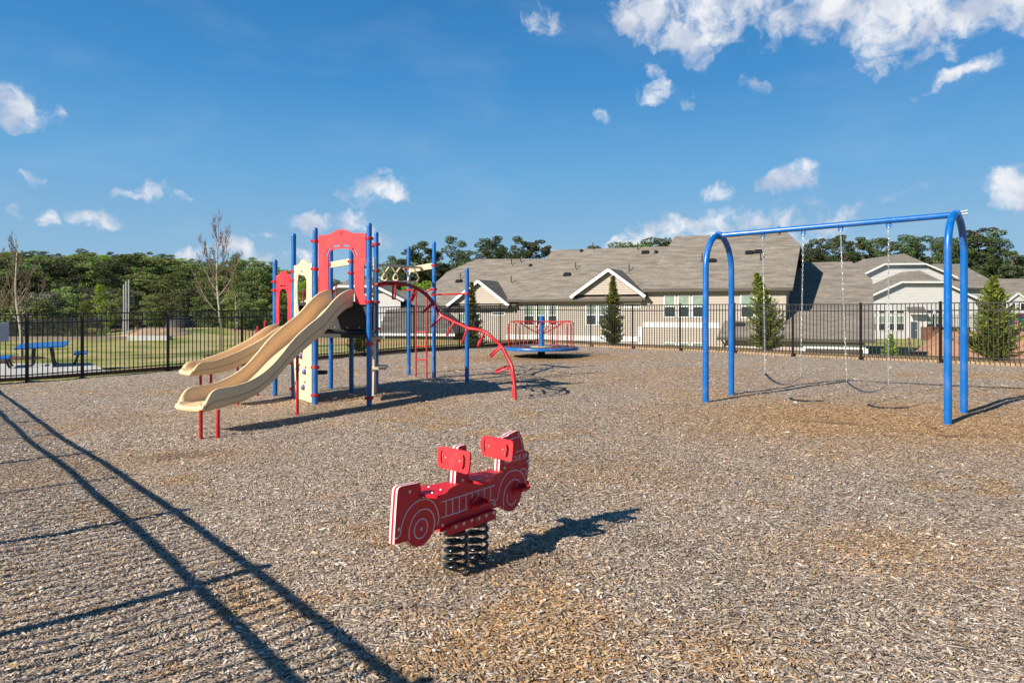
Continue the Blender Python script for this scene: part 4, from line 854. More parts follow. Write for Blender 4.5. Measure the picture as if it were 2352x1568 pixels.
# ------------------------------------------------------------------ houses
class Fr:
    def __init__(s, q0, deg):
        s.q = Vector(q0); a = math.radians(deg); s.e = Vector((math.cos(a), -math.sin(a))); s.n = Vector((-math.sin(a), -math.cos(a)))
        s.e3 = Vector((s.e.x, s.e.y, 0)); s.n3 = Vector((s.n.x, s.n.y, 0))
    def V(s, px, py, b=0.0): A = s.q - s.n * b; return ONP(A, s.e, px, py)
    def sz(s, p): return (Vector((p.x, p.y)) - s.q).dot(s.e), p.z
    def at(s, a, z, b=0.0): q = s.q + s.e * a - s.n * b; return Vector((q.x, q.y, z))
def RP(px, py, p0, n):
    d = Vector(((px - HX) / F, 1, (HY - py) / F)); o = Vector((0, 0, CZ)); t = (p0 - o).dot(n) / d.dot(n); return o + d * t
def clip(poly, z0, z1):
    def half(pl, z, keep):
        o = []
        for i in range(len(pl)):
            a, b = pl[i - 1], pl[i]; ia, ib = keep(a[1], z), keep(b[1], z)
            if ia != ib: t = (z - a[1]) / (b[1] - a[1]); o.append((a[0] + (b[0] - a[0]) * t, z))
            if ib: o.append(b)
        return o
    p = half(poly, z0, lambda v, z: v >= z - 1e-9)
    return half(p, z1, lambda v, z: v <= z + 1e-9) if p else []
def siding(fr, poly, b, mtl, parent, name='wall', th=.25, bh=.19):
    """lap siding: every board is a tilted strip, proud at its lower edge"""
    m = MB(); m.plate([[fr.at(a, z, b) for a, z in poly]], -fr.n3 * th)
    z = min(p[1] for p in poly); zt = max(p[1] for p in poly)
    while z < zt:
        z1 = min(z + bh, zt); c = clip(poly, z, z1)
        if len(c) >= 3 and z1 - z > .01:
            m.add([fr.at(a, zz, b - .004 - .030 * (z1 - zz) / (z1 - z)) for a, zz in c], [tuple(range(len(c)))])
            bt = [a for a, zz in c if abs(zz - z) < 1e-6]
            if len(bt) >= 2: a0_, a1_ = min(bt), max(bt); m.quad(fr.at(a0_, z, b - .034), fr.at(a1_, z, b - .034), fr.at(a1_, z, b), fr.at(a0_, z, b))
        z += bh
    return m.build(name, mtl, parent)
def window(fr, x0, y0, x1, y1, b, parent, split=True, fw=.09, name='window', top=BLIND, low=GLASS, shut=False):
    a0_, z1 = fr.sz(fr.V(x0, y0, b)); a1_, z0 = fr.sz(fr.V(x1, y1, b)); m = MB(); d = .07
    def bx(p, q, r, s_, dd=d): m.box(fr.at((p + q) / 2, (r + s_) / 2, b - dd / 2 + .0), (q - p, dd, s_ - r), fr.e3, -fr.n3)
    bx(a0_, a0_ + fw, z0, z1); bx(a1_ - fw, a1_, z0, z1); bx(a0_ + fw, a1_ - fw, z0, z0 + fw); bx(a0_ + fw, a1_ - fw, z1 - fw, z1)
    zm = (z0 + z1) / 2
    if split: bx(a0_ + fw, a1_ - fw, zm - .035, zm + .035, d - .01)
    w_ = m.build(name, TRIM, parent); g_ = MB()
    p = [fr.at(a, z, b - .035) for a, z in ((a0_ + fw, z0 + fw), (a1_ - fw, z0 + fw), (a1_ - fw, zm), (a0_ + fw, zm))]; g_.quad(*p, mi=1)
    p = [fr.at(a, z, b - .035) for a, z in ((a0_ + fw, zm), (a1_ - fw, zm), (a1_ - fw, z1 - fw), (a0_ + fw, z1 - fw))]; g_.quad(*p, mi=0)
    g_.build('pane', [top, low], w_)
    if shut:
        for c in (a0_ - .26, a1_ + .26):
            q = MB(); q.box(fr.at(c, zm, b - .03), (.36, .05, z1 - z0), fr.e3, -fr.n3); q.build('shutter', BLK, w_)
    return w_
def hbar(fr, x0, y0, x1, y1, b, wd, dp, name, mtl, parent):
    p, q = fr.V(x0, y0, b), fr.V(x1, y1, b); return MB().bar(p, q, dp, wd).build(name, mtl, parent)
def pl(pts, th, name, mtl, parent): # roof sheet given by its upper face
    n_ = (pts[1] - pts[0]).cross(pts[2] - pts[0]).normalized()
    if n_.z < 0: n_ = -n_
    return MB().plate([pts], -n_ * th).build(name, mtl, parent)
def crossgable(fr, ap, fl_, fr_, bf, p0, n, parent, mtl=SIDT, bwall=.35, wy=None, rk=.24):
    A0, L0, R0 = fr.V(*ap, bf), fr.V(*fl_, bf), fr.V(*fr_, bf)
    zf_ = (L0.z + R0.z) / 2; L0.z = R0.z = zf_
    def back(p):
        d = -fr.n3; t = (p0 - p).dot(n) / d.dot(n); return p + d * max(t, .4)
    for f_ in (L0, R0):
        pl([A0 + Vector((0, 0, .05)), f_ + Vector((0, 0, .05)), back(f_) + Vector((0, 0, .05)), back(A0) + Vector((0, 0, .05))], .12, 'roof', ROOF2 if f_ is R0 else ROOF, parent)  # right slope takes darker shingles, its shade put into the colour
        MB().bar(A0 + fr.n3 * .03 - Vector((0, 0, .10)), f_ + fr.n3 * .03 - Vector((0, 0, .10)), .06, rk, up=fr.n3.cross(A0 - f_)).build('rake_board', TRIM, parent)
    a, z = fr.sz(A0); l, zl = fr.sz(L0); r, zr = fr.sz(R0); zb = zl + .12 if wy is None else fr.sz(fr.V(ap[0], wy, bf + bwall))[1]
    siding(fr, [(l + .35, zb), (r - .35, zb), (a, z - .18)], bf + bwall, mtl, parent)
def vent(p, n, e, kind, parent):
    up = Vector((0, 0, 1))
    if kind == 'b':
        s_ = n.cross(e).normalized(); MB().box(p + n * .09, (.62, .42, .16), e, s_, n).build('roof_vent', BLK, parent, bevel=.03)
    elif kind == 's': MB().lathe(p, [(.16, -.1), (.16, .12), (.2, .14), (.02, .24)], 10).build('roof_vent', BLK, parent)
    else: MB().lathe(p, [(.14, -.2), (.06, .06), (.045, .1), (.045, .65)], 8).build('vent_pipe', BLK, parent)
z5, z6, z7, z8 = zf(1200, 640, 2.94), zf(1900, 640, 2.94), zf(2400, 600, 3.015), zf(2560, 820, 6.03)
H = Fr((20.5, 50.0), 25)
th_ = empty('townhouse_row', H.at(-12, -3.2), 'long tan sided townhouse row with brown shingle roofs behind the back fence', 'building', 'houses behind the playground')
UP = Vector((0, 0, 1))
def roofplane(fr, xe, ye, be, xr, yr, br):
    p0 = fr.V(xe, ye, be); q = fr.V(xr, yr, br); d = q - fr.at(fr.sz(q)[0], p0.z, be); n = fr.e3.cross(d).normalized(); return p0, (n if n.z > 0 else -n)
pC, nC = roofplane(H, 1700, 661, -.45, 1700, 537, 7); pB, nB = roofplane(H, 1250, 686.5, -.45, 1400, 570, 7); pA, nA = roofplane(H, 1100, 702, -.45, 1170, 595, 7)
rC = [RP(x, y, pC, nC) for x, y in ((1475, 663), (1821.5, 659.8), (1839, 562), (1807, 532.5), (1549.6, 543))]
rB = [RP(x, y, pB, nB) for x, y in ((1164, 687.5), (1484, 685.5), (1552, 565.5), (1400, 570), (1271.5, 573.8))]
rA = [RP(x, y, pA, nA) for x, y in ((941, 700.5), (1184, 701.5), (1272, 594), (1095, 595), (1028.7, 623), (981, 667))]
for r_ in (rA, rB, rC): pl(r_, .14, 'roof', ROOF, th_)
for r_, k in ((rA, (3, 2)), (rB, (4, 2)), (rC, (4, 3))):   # rear slopes
    a, b = r_[k[0]], r_[k[1]]; pl([a, b, b - H.n3 * 7 - UP * 4.6, a - H.n3 * 7 - UP * 4.6], .14, 'roof', ROOF, th_)
a, b, c = rC[2], rC[3], rC[3] - H.n3 * 7 - UP * 4.6
MB().add([a, b, c, c + H.e3 * 1.5, a - H.n3 * 6 - UP * 2], [(0, 1, 2, 3, 4)]).build('roof', ROOF, th_)
def eave(fr, p0, x0, x1, be, parent):
    a0_, _ = fr.sz(fr.V(x0, 680, be)); a1_, _ = fr.sz(fr.V(x1, 680, be)); z = p0.z
    MB().box(fr.at((a0_ + a1_) / 2, z - .15, be - .06), (a1_ - a0_, .13, .16), fr.e3, -fr.n3).build('gutter', FASC, parent)
    MB().box(fr.at((a0_ + a1_) / 2, z - .25, be + .25), (a1_ - a0_, .5, .03), fr.e3, -fr.n3).build('soffit', SIDT, parent)
eave(H, pC, 1476, 1820.5, -.45, th_); eave(H, pB, 1166, 1476, -.45, th_); eave(H, pA, 950, 1168, -.45, th_)
def rect(fr, x0, x1, ztop, zbot, b=0.0):
    a0_, _ = fr.sz(fr.V(x0, 712, b)); a1_, _ = fr.sz(fr.V(x1, 712, b)); return [(a0_, zbot), (a1_, zbot), (a1_, ztop), (a0_, ztop)]
siding(H, rect(H, 1476, 1806, pC.z - .2, -4.2), 0, SIDT, th_); siding(H, rect(H, 1167, 1476, pB.z - .2, -4.2, .02), .02, SIDT, th_); siding(H, rect(H, 955, 1167, pA.z - .2, -4.2, .04), .04, SIDT, th_)
# gable end wall of the tall unit
a1_, _ = H.sz(H.V(1806, 712)); zz = pC.z
HE = Fr(H.at(a1_, 0).xy, 25 - 90)
tz = lambda b: zz + (rC[3].z - zz) * min(b, 14 - b) / 7
siding(HE, [(0, -4.2), (14, -4.2), (14, zz - .2), (9.0, tz(9.0) - .35), (5.2, tz(5.2) - .35), (0, zz - .2)], 0, SIDT, th_)
crossgable(H, (1098, 643), (1026, 700.4), (1168.8, 699.6), -.75, pA, nA, th_); crossgable(H, (1397.3, 616.5), (1310, 681), (1482, 677.8), -.75, pB, nB, th_)
for (x0, y0, x1, y1) in [(133, 660, 235, 855), (250, 660, 360, 855), (373, 660, 480, 855), (790, 655, 912, 857), (928, 655, 1050, 857)]:
    window(H, *z6(x0, y0), *z6(x1, y1), 0, th_)
for (x0, y0, x1, y1) in [(135, 1065, 240, 1135), (256, 1065, 352, 1135), (370, 1065, 470, 1135)]: window(H, *z6(x0, y0), *z6(x1, y1), 0, th_, split=False)
for (x0, y0, x1, y1) in [(985, 745, 1078, 925), (1090, 745, 1178, 925), (1190, 745, 1278, 925), (1515, 740, 1616, 922), (1624, 740, 1710, 922), (90, 812, 168, 972), (178, 812, 262, 972), (430, 812, 520, 972), (530, 812, 608, 972)]:
    window(H, *z5(x0, y0), *z5(x1, y1), .04 if x0 < 800 else .02, th_)
for (x0, y0, x1, y1) in [(1850, 728, 1995, 770), (710, 800, 826, 838)]: window(H, *z5(x0, y0), *z5(x1, y1), .03, th_, split=False, fw=.12, top=GLASS)
for (x0, y0, x1, y1, wd) in [(850, 1018, 1995, 1028, .42), (850, 1000, 852, 1100, .3), (1988, 930, 1990, 1110, .35), (640, 1078, 850, 1080, .3), (30, 1052, 420, 1058, .3)]:
    p, q = H.V(*z5(x0, y0), -.03), H.V(*z5(x1, y1), -.03)
    if abs(x1 - x0) < 5: q = Vector((p.x, p.y, -4)); MB().box((p + q) / 2, (wd, .06, abs(p.z - q.z)), H.e3, -H.n3).build('trim_board', TRIM, th_)
    else: q.z = p.z; MB().bar(p, q, .06, wd).build('trim_board', TRIM, th_)
p, q = H.V(1477, 745.5, -.03), H.V(1652, 745, -.03); q.z = p.z; MB().bar(p, q, .06, .42).build('trim_board', TRIM, th_)
for (x, y, k) in [(425, 545, 'b'), (1357, 488, 'b'), (2030, 297, 'b'), (1478, 285, 's'), (1040, 410, 's'), (2122, 296, 's'), (878, 405, 'p'), (957, 385, 'p'), (1578, 268, 'p'), (1965, 270, 'p'), (1430, 440, 'p'), (875, 558, 'p'), (1890, 455, 'p'), (436, 525, 'p')]:
    px_, py_ = z5(x, y); pp, nn = (pA, nA) if (px_ < 1262 and x < 1100) else (pB, nB); vent(RP(px_, py_, pp, nn), nn, H.e3, k, th_)
for (x, y, k) in [(868, 300, 'b'), (945, 292, 'b'), (547, 370, 'b'), (462, 370, 'p'), (965, 360, 'p'), (1125, 135, 'p')]: vent(RP(*z6(x, y), pC, nC), nC, H.e3, k, th_)
# garage wing, lower and nearer
gw = empty('garage_wing', H.at(3, -3.2, -2), 'low tan garage wing with broad shingle roof and white trimmed garage door', 'building', 'houses behind the playground')
a0_, _ = H.sz(H.V(1647, 774, -2.5)); zE_ = (H.V(1647, 774, -2.5).z + H.V(2009, 779, -2.5).z) / 2
slope = (H.V(1809.6, 736.5, 0).z - zE_) / 2.5; p0 = H.at(0, zE_, -2.5); d_r = (-H.n3 + UP * slope); nE = H.e3.cross(d_r).normalized(); nE = nE if nE.z > 0 else -nE
rE = [RP(x, y, p0, nE) for x, y in ((1647, 774), (2010, 779), (1956, 600.4), (1847, 602.6))]
q1_ = RP(1664, 736.5, p0, nE); q1_ = H.at(H.sz(q1_)[0], zE_ + slope * 2.5, 0); q2_ = H.at(a1_ + .02, zE_ + slope * 2.5, 0)
br_ = (Vector((rE[3].x, rE[3].y)) - H.q).dot(-H.n); q3_ = H.at(a1_ + .02, zE_ + slope * (2.5 + br_), br_)
pl([H.at(H.sz(rE[0])[0], zE_, -2.5), H.at(H.sz(rE[1])[0], zE_, -2.5), RP(2004, 643, p0, nE), H.at(H.sz(rE[2])[0] , rE[2].z, br_), q3_, q2_, q1_], .14, 'roof', ROOF, gw)
pl([q3_, H.at(H.sz(rE[2])[0], rE[2].z, br_), H.at(H.sz(rE[2])[0] + 1, rE[2].z - 4, br_ + 8), H.at(a1_, rE[2].z - 4, br_ + 8)], .14, 'roof', ROOF, gw)
aE, _ = H.sz(rE[1]); MB().box(H.at((a0_ + aE) / 2, zE_ - .13, -2.56), (aE - a0_, .13, .2), H.e3, -H.n3).build('gutter', FASC, gw)
siding(H, [(a0_ + .5, -4.2), (aE - .6, -4.2), (aE - .6, zE_ - .15), (a0_ + .5, zE_ - .15)], -2.0, SIDT, gw)
HF = Fr(H.at(aE - .6, 0, -2.0).xy, 25 - 90); siding(HF, [(0, -4.2), (14, -4.2), (14, zE_ + 1), (br_ + 1.5, rE[2].z - .8), (0, zE_ - .2)], 0, SIDT, gw)
p, q = H.V(*z6(1330, 1098), -2.08), H.V(*z6(1872, 1100), -2.08); q.z = p.z
MB().bar(p, q, .08, .32).build('door_trim', TRIM, gw)
for w_ in (p, q): MB().box(Vector((w_.x, w_.y, p.z - 1.3)), (.3, .08, 2.4), H.e3, -H.n3).build('door_trim', TRIM, gw)
MB().box((p + q) / 2 - UP * 1.3 - H.n3 * .02, ((q - p).length - .3, .05, 2.3), H.e3, -H.n3).build('garage_door', mat('brown_garage_door', (.06, .045, .035), .6), gw)
vent(RP(*z6(790, 918), p0, nE), nE, H.e3, 'b', gw)
MB().tube([H.at(a0_ + .3, zE_ - .2, -2.4), H.at(a0_ + .45, zE_ - .5, -2.1), H.at(a0_ + .45, -3.9, -2.08)], .06, 6).build('downspout', FASC, gw)
# pale house left of the row, seen through the play structure
Dh = Fr((-16.2, 62), 0); dh = empty('gabled_house', Dh.at(0, -2.8), 'white sided house with clipped gable seen through the play structure', 'building', 'houses behind the playground')
def clipgable(fr, lf, l2, r2, rf, apx, b, depth, base, parent, mtl, ov=.5, roofm=ROOF, bap=None, rk=.22):
    L_, L2_, R2_, R_ = [fr.V(*q, b - ov) for q in (lf, l2, r2, rf)]; A0 = fr.V(*apx, b + (bap or 3)); bk = Vector((A0.x, A0.y, A0.z)) - fr.n3 * (depth - (bap or 3))
    for f_, f2 in ((L_, L2_), (R_, R2_)):
        pl([f_, f2, A0, bk, f_ - fr.n3 * depth], .12, 'roof', roofm, parent) if abs(((f2 - f_).cross(A0 - f_).normalized()).dot((bk - f_).normalized())) < .12 else MB().add([f_, f2, A0, bk, f_ - fr.n3 * depth], [(0, 1, 2), (0, 2, 3), (0, 3, 4)]).build('roof', roofm, parent)
        MB().bar(f_ + fr.n3 * .03 - UP * .1, f2 + fr.n3 * .03 - UP * .1, .06, rk, up=fr.n3.cross(f2 - f_)).build('rake_board', TRIM, parent)
    MB().add([L2_, R2_, A0], [(0, 1, 2)]).build('roof', roofm, parent); MB().bar(L2_ + fr.n3 * .03 - UP * .1, R2_ + fr.n3 * .03 - UP * .1, .06, rk).build('fascia', TRIM, parent)
    s_ = lambda p: fr.sz(p)
    siding(fr, [(s_(L_)[0] + .4, base), (s_(R_)[0] - .4, base), (s_(R_)[0] - .4, s_(R_)[1] - .05), (s_(R2_)[0], s_(R2_)[1] - .15), (s_(L2_)[0], s_(L2_)[1] - .15), (s_(L_)[0] + .4, s_(L_)[1] - .05)], b, mtl, parent)
clipgable(Dh, (672, 703), (776, 655), (862, 655), (928, 688), (822, 630), 0, 12, -3.5, dh, SIDW)
for x0 in (737, 750, 763, 790): window(Dh, x0, 777, x0 + 10, 791, -.02, dh)
window(Dh, 840, 735, 852, 756, -.02, dh); window(Dh, 872, 735, 884, 756, -.02, dh)
Dg = Fr((-10, 57), 12); dg = empty('shingled_porch_wing', Dg.at(0, -2.8), 'low wing with broad brown hip roof between the play structure and townhouses', 'building', 'houses behind the playground')
l0 = [Dg.V(862, 800, 0), Dg.V(1052, 806, 0), Dg.V(985, 664, 9), Dg.V(905, 668, 9)]; l0[0].z = l0[1].z = Dg.V(950, 800, 0).z; l0[2].z = l0[3].z = Dg.V(940, 667, 9).z
l0[0] = Dg.V(868, 765, 0); l0[1] = Dg.V(1046, 765, 0); l0[0].z = l0[1].z = Dg.V(950, 765, 0).z
pl(l0, .14, 'roof', ROOF2, dg); s0, s1_ = Dg.sz(l0[0])[0], Dg.sz(l0[1])[0]
siding(Dg, [(s0 + .4, -4), (s1_ - .4, -4), (s1_ - .4, l0[0].z), (s0 + .4, l0[0].z)], .45, SIDT, dg); MB().box(Dg.at((s0 + s1_) / 2, l0[0].z - .12, -.05), (s1_ - s0, .1, .2), Dg.e3, -Dg.n3).build('gutter', TRIM, dg)
MB().add([l0[1], l0[2], l0[2] - Dg.n3 * 4, l0[1] - Dg.n3 * 14], [(0, 1, 2, 3)]).build('roof', ROOF2, dg); MB().add([l0[0], l0[3], l0[3] - Dg.n3 * 4, l0[0] - Dg.n3 * 14], [(0, 1, 2, 3)]).build('roof', ROOF2, dg)
# white house at the right
Wh = Fr((48, 85), 0); wh = empty('white_house', Wh.at(5, -2.0), 'white two storey house with stepped clipped gables and grey door', 'building', 'houses behind the playground')
clipgable(Wh, (1925, 712), (2071.5, 646), (2166, 646), (2262, 692), (2112, 621), 0, 12, -2.1, wh, SIDW)
clipgable(Wh, (1960, 640), (2032.4, 605), (2126, 604.3), (2200, 636), (2076, 582), 7, 14, -2.1, wh, SIDW)
e = [Wh.V(2150, 661, 5), Wh.V(2305, 661, 5), Wh.V(2296, 652, 7), Wh.V(2206, 606, 12), Wh.V(2140, 606, 12)]; e[1].z = e[0].z; e[3].z = e[4].z; MB().add(e, [(0, 1, 2, 3, 4)]).build('roof', ROOF, wh)
siding(Wh, rect(Wh, 2200, 2300, e[0].z - .1, -2.1, 5.5), 5.5, SIDD, wh); MB().box((e[0] + e[1]) / 2 - UP * .1 + Wh.n3 * .05, ((e[1] - e[0]).length, .1, .2)).build('gutter', FASC, wh)
for (x0, x1) in ((0, 36), (82, 196), (272, 362), (402, 534), (926, 1050), (1092, 1216), (1260, 1370)):
    window(Wh, *z8(x0 - 8, 522), *z8(x1 + 8, 600), -.02, wh, split=False, top=GLASS); window(Wh, *z8(x0 - 8, 630), *z8(x1 + 8, 900), -.02, wh)
p = Wh.V(*z8(765, 470), 0); hd = [Wh.V(*z8(575, 472), .0), Wh.V(*z8(885, 472), .0), Wh.V(*z8(925, 582), -.9), Wh.V(*z8(620, 582), -.9)]; hd[1].z = hd[0].z; hd[3].z = hd[2].z
MB().plate([hd], (0, 0, -.1)).build('door_hood', ROOF2, wh); MB().bar(hd[2] - UP * .1, hd[3] - UP * .1, .08, .14).build('hood_trim', TRIM, wh)
a, z1 = Wh.sz(Wh.V(*z8(625, 600), 0)); b_2, z0 = Wh.sz(Wh.V(*z8(790, 1040), 0)); MB().box(Wh.at((a + b_2) / 2, (z0 + z1) / 2, -.04), (b_2 - a, .1, z1 - z0), mi=0).build('door_surround', TRIM, wh)
a, z1 = Wh.sz(Wh.V(*z8(645, 738), 0)); b_2, z0 = Wh.sz(Wh.V(*z8(755, 1035), 0)); d0 = MB().box(Wh.at((a + b_2) / 2, (z0 + z1) / 2, -.10), (b_2 - a, .06, z1 - z0)).build('front_door', DOOR, wh)
MB().lathe(Wh.at(b_2 - .15, (z0 + z1) / 2, -.14), [(.04, 0), (.05, .05), (.02, .08)], 8, ax=Wh.n3).build('door_knob', BOLT, d0)
MB().box(Wh.at(Wh.sz(Wh.V(2011, 690, 0))[0], Wh.V(2011, 683, 0).z, 1.5), (.35, .3, 2.0)).build('flue', BLK, wh)
# farther gabled house
Sh = Fr((78, 98), 0); sh = empty('far_gabled_house', Sh.at(0, -2), 'small distant white gabled house with black shutters at the far right', 'building', 'houses behind the playground')
e = [Sh.V(2262, 708, 0), Sh.V(2460, 708, 0), Sh.V(2440, 640, 8), Sh.V(2280, 640, 8)]; pl(e, .14, 'roof', ROOF, sh); nS = (e[1] - e[0]).cross(e[3] - e[0]).normalized(); nS = nS if nS.z > 0 else -nS
siding(Sh, rect(Sh, 2268, 2450, e[0].z - .1, -3, .4), .4, SIDW, sh); crossgable(Sh, (2339, 672), (2311, 693), (2367, 693), -.9, e[0], nS, sh, SIDW, .2)
siding(Sh, rect(Sh, 2314, 2364, Sh.V(2339, 693, -.7).z + .05, -3, -.7), -.7, SIDW, sh)
window(Sh, 2332, 697, 2344, 712, -.74, sh, shut=True); MB().add([Sh.V(2322, 731, -2.4), Sh.V(2362, 731, -2.4), Sh.V(2358, 719, -.74), Sh.V(2326, 719, -.74)], [(0, 1, 2, 3)]).build('porch_roof', mat('maroon_metal', (.10, .045, .04), .5), sh)
for x in (2325, 2359): q = Sh.V(x, 735, -2.3); MB().box((q.x, q.y, (q.z - 2.5) / 2), (.2, .2, abs(q.z + 2.5) + 1)).build('porch_post', TRIM, sh)
window(Sh, 2330, 742, 2348, 764, -.74, sh)
# ------------------------------------------------------------------ banks, walls, signs and bits beyond the right fence
def mound(name, cx, cy, rx, ry, z0, hh, mtl, px=2.0, shear=0.0):
    u = np.linspace(-1.15, 1.15, 41); X, Y = np.meshgrid(u, u); r = (np.abs(X) ** px + np.abs(Y) ** px) ** (1 / px); Z = hh * (ss(1.05 - r, 0, .62) if px < 4 else np.minimum(ss(X, -1.02, -.93), np.minimum(ss(Y, -1.0, -.1), ss(-Y, -1, -.6)) * ss(-X, -1, -.8))) * (1 + .25 * (vnoise(X * rx + cx, Y * ry + cy, 1.3) - .5)) + z0 - .35 * ss(r, 1.0, 1.2)
    v = np.stack([cx + X * rx + Y * ry * shear, cy + Y * ry, Z], -1).reshape(-1, 3); n = 41; i = (np.arange(n - 1)[None] + np.arange(n - 1)[:, None] * n).ravel(); o = fromnp(name, v, np.stack([i, i + 1, i + 1 + n, i + n], -1), mtl, smooth=True); o['kind'] = 'structure'; return o
mound('clay_bank', 54.4, 52, 23.5, 11, -2.15, 2.05, CLAY, 5, .6)
bw = Fr((33.5, 57), 0); p, q = bw.V(2117, 758, 0), bw.V(2225, 758, 0)
tag(MB().box(((p.x + q.x) / 2, 57, -.35), (q.x - p.x, .35, 1.1)).build('brick_wall', BRICK, bevel=.02), 'low brown brick retaining wall at the top of the clay bank', 'wall')
def farfence(pts, label, hh, st, zf_, sp_=.12, rr=.018):
    root = empty('picket_fence', (pts[0].x, pts[0].y, zf_(pts[0])), label, 'fence')
    for i in range(len(pts) - 1):
        a, b = pts[i], pts[i + 1]; n = max(1, round((b - a).length / st)); 
        for j in range(n):
            p, q = a.lerp(b, j / n), a.lerp(b, (j + 1) / n); zp, zq = zf_(p), zf_(q); MB().box((p.x, p.y, zp + hh / 2), (.09, .09, hh + .1)).build('post', BLK, root)
            m = MB()
            for r_ in (hh - .03, hh - .24, .18): m.bar((p.x, p.y, zp + r_), (q.x, q.y, zq + r_), .03, .045)
            k = max(2, round((q - p).length / sp_))
            for t in range(1, k): w_ = p.lerp(q, t / k); m.box((w_.x, w_.y, zp + (zq - zp) * t / k + hh / 2), (rr, rr, hh - .1))
            m.build('picket_panel', BLK, root)
farfence([Vector((34.4, 55.8)), Vector((72, 55.8))], 'distant black metal fence standing along the top of the clay bank', 1.25, 2.4, lambda p: -.05, .13, .022)
farfence([Vector((-62, 52)), Vector((-44, 53.5)), Vector((-31.5, 53))], 'distant black metal fence at the far left edge of the lawn', 1.5, 2.4, lambda p: float(houter(p.x, p.y)), .10, .03)
q0, q1v = P(-60, 775, 50), P(305, 775, 50); zc = float(houter(-38, 50))
tag(MB().box(((q0.x + q1v.x) / 2, 50.5, zc + .05), (q1v.x - q0.x, .3, .55)).build('curb_wall', mat('brown_curb', (.22, .17, .13), .9, noise=.2, bscale=3)), 'low brown curb wall along the far edge of the left lawn', 'wall')
ss0 = P(2336, 746, 60); st_ = empty('stop_sign', (ss0.x, ss0.y, -1.5), 'small distant red stop sign on a thin post at the far right', 'sign')
MB().box((ss0.x, ss0.y + .03, (ss0.z + .6 - 2.5) / 2), (.06, .04, ss0.z + 3.1)).build('post', GALV, st_)
MB().plate([[ss0 + Vector((.36 * math.cos(math.radians(22.5 + 45 * k)), 0, .36 * math.sin(math.radians(22.5 + 45 * k)))) for k in range(8)]], (0, .01, 0)).build('sign_border', TRIM, st_)
pln = MB().plate([[ss0 + Vector((.33 * math.cos(math.radians(22.5 + 45 * k)), -.012, .33 * math.sin(math.radians(22.5 + 45 * k)))) for k in range(8)]], (0, .008, 0)).build('sign_plate', SIGNR, st_)
cu = bpy.data.curves.new('lettering', 'FONT'); cu.body = 'STOP'; cu.size = .27; cu.align_x = 'CENTER'; cu.extrude = .002; to = bpy.data.objects.new('t', cu); COL.objects.link(to); dgx = bpy.context.evaluated_depsgraph_get(); me = bpy.data.meshes.new_from_object(to.evaluated_get(dgx)); bpy.data.objects.remove(to); me.materials.clear(); me.materials.append(TRIM)
for v_ in me.vertices: v_.co = Vector((v_.co.x, -.018 - v_.co.z, v_.co.y - .09)) + ss0 - st_.location
to = bpy.data.objects.new('lettering', me); COL.objects.link(to); to.parent = pln
g1 = P(2339, 733.5, 59); gs_ = empty('street_sign', (g1.x, g1.y, -1.5), 'small distant green street name sign above the stop sign', 'sign'); MB().box(g1, (.95, .03, .2)).build('sign_blade', GREENB, gs_); MB().box((g1.x, g1.y + .04, g1.z / 2 - .9), (.05, .05, g1.z + 1.9)).build('post', GALV, gs_)
bxp = P(2105, 816, 36); zb = float(houter(bxp.x, bxp.y)); bn = empty('metal_bin', (bxp.x, bxp.y, zb), 'black slatted metal box on the grass behind the right fence', 'box'); zt = P(2105, 809, 36).z
MB().box((bxp.x, bxp.y, (zb + zt) / 2), (.9, .5, zt - zb)).build('body', BLK, bn, bevel=.02); MB().box((bxp.x, bxp.y, zt + .02), (.98, .56, .05)).build('lid', BLK, bn, bevel=.01)
st2 = empty('tree_stakes', (P(2092, 790, 40).x, 40, -2), 'two thin dark stakes leaning together on the grass before the white house', 'stake')
for a, b in (((2086, 775), (2088, 806)), ((2088, 775), (2096, 806))): MB().tube([P(*a, 40), P(*b, 40)], .03, 5).build('stake', BARK, st2)
# ------------------------------------------------------------------ dirt mound, pipes
cm = P(368, 775, 54); zc = float(houter(cm.x, cm.y)); mound('dirt_mound', cm.x, cm.y, 2.7, 2.2, zc - .05, .48, DIRT)
pb_ = P(345, 777, 50); tag(MB().box((pb_.x, pb_.y, P(0, 777, 50).z), (2.9, .8, .36)).build('concrete_curb', CONC, bevel=.04), 'short pale concrete curb at the foot of the dirt mound', 'curb')
for x, ty, lab in ((284.4, 654, 'left and shortest of the three silver vertical pipes on the dirt mound'), (289.8, 646, 'middle one of the three silver vertical pipes on the dirt mound'), (295.8, 642.5, 'right and tallest of the three silver vertical pipes on the dirt mound')):
    q = P(x, 758, 52.5); t = P(x, ty, 52.5); tag(MB().lathe((q.x, q.y, 0), [(.05, q.z - .6), (.05, t.z), (.03, t.z + .02)], 12).build('metal_pipe', GALV, smooth=True), lab, 'pipe', 'vertical pipes on the dirt mound')
q = P(414, 752, 58); tag(MB().lathe((q.x, q.y, float(houter(q.x, q.y)) - .2), [(1.25, 0), (1.2, .3), (1.0, .75), (.6, 1.05), (.1, 1.15)], 20).build('covered_pile', DARK, smooth=True), 'dark covered heap behind the dirt mound', 'pile')
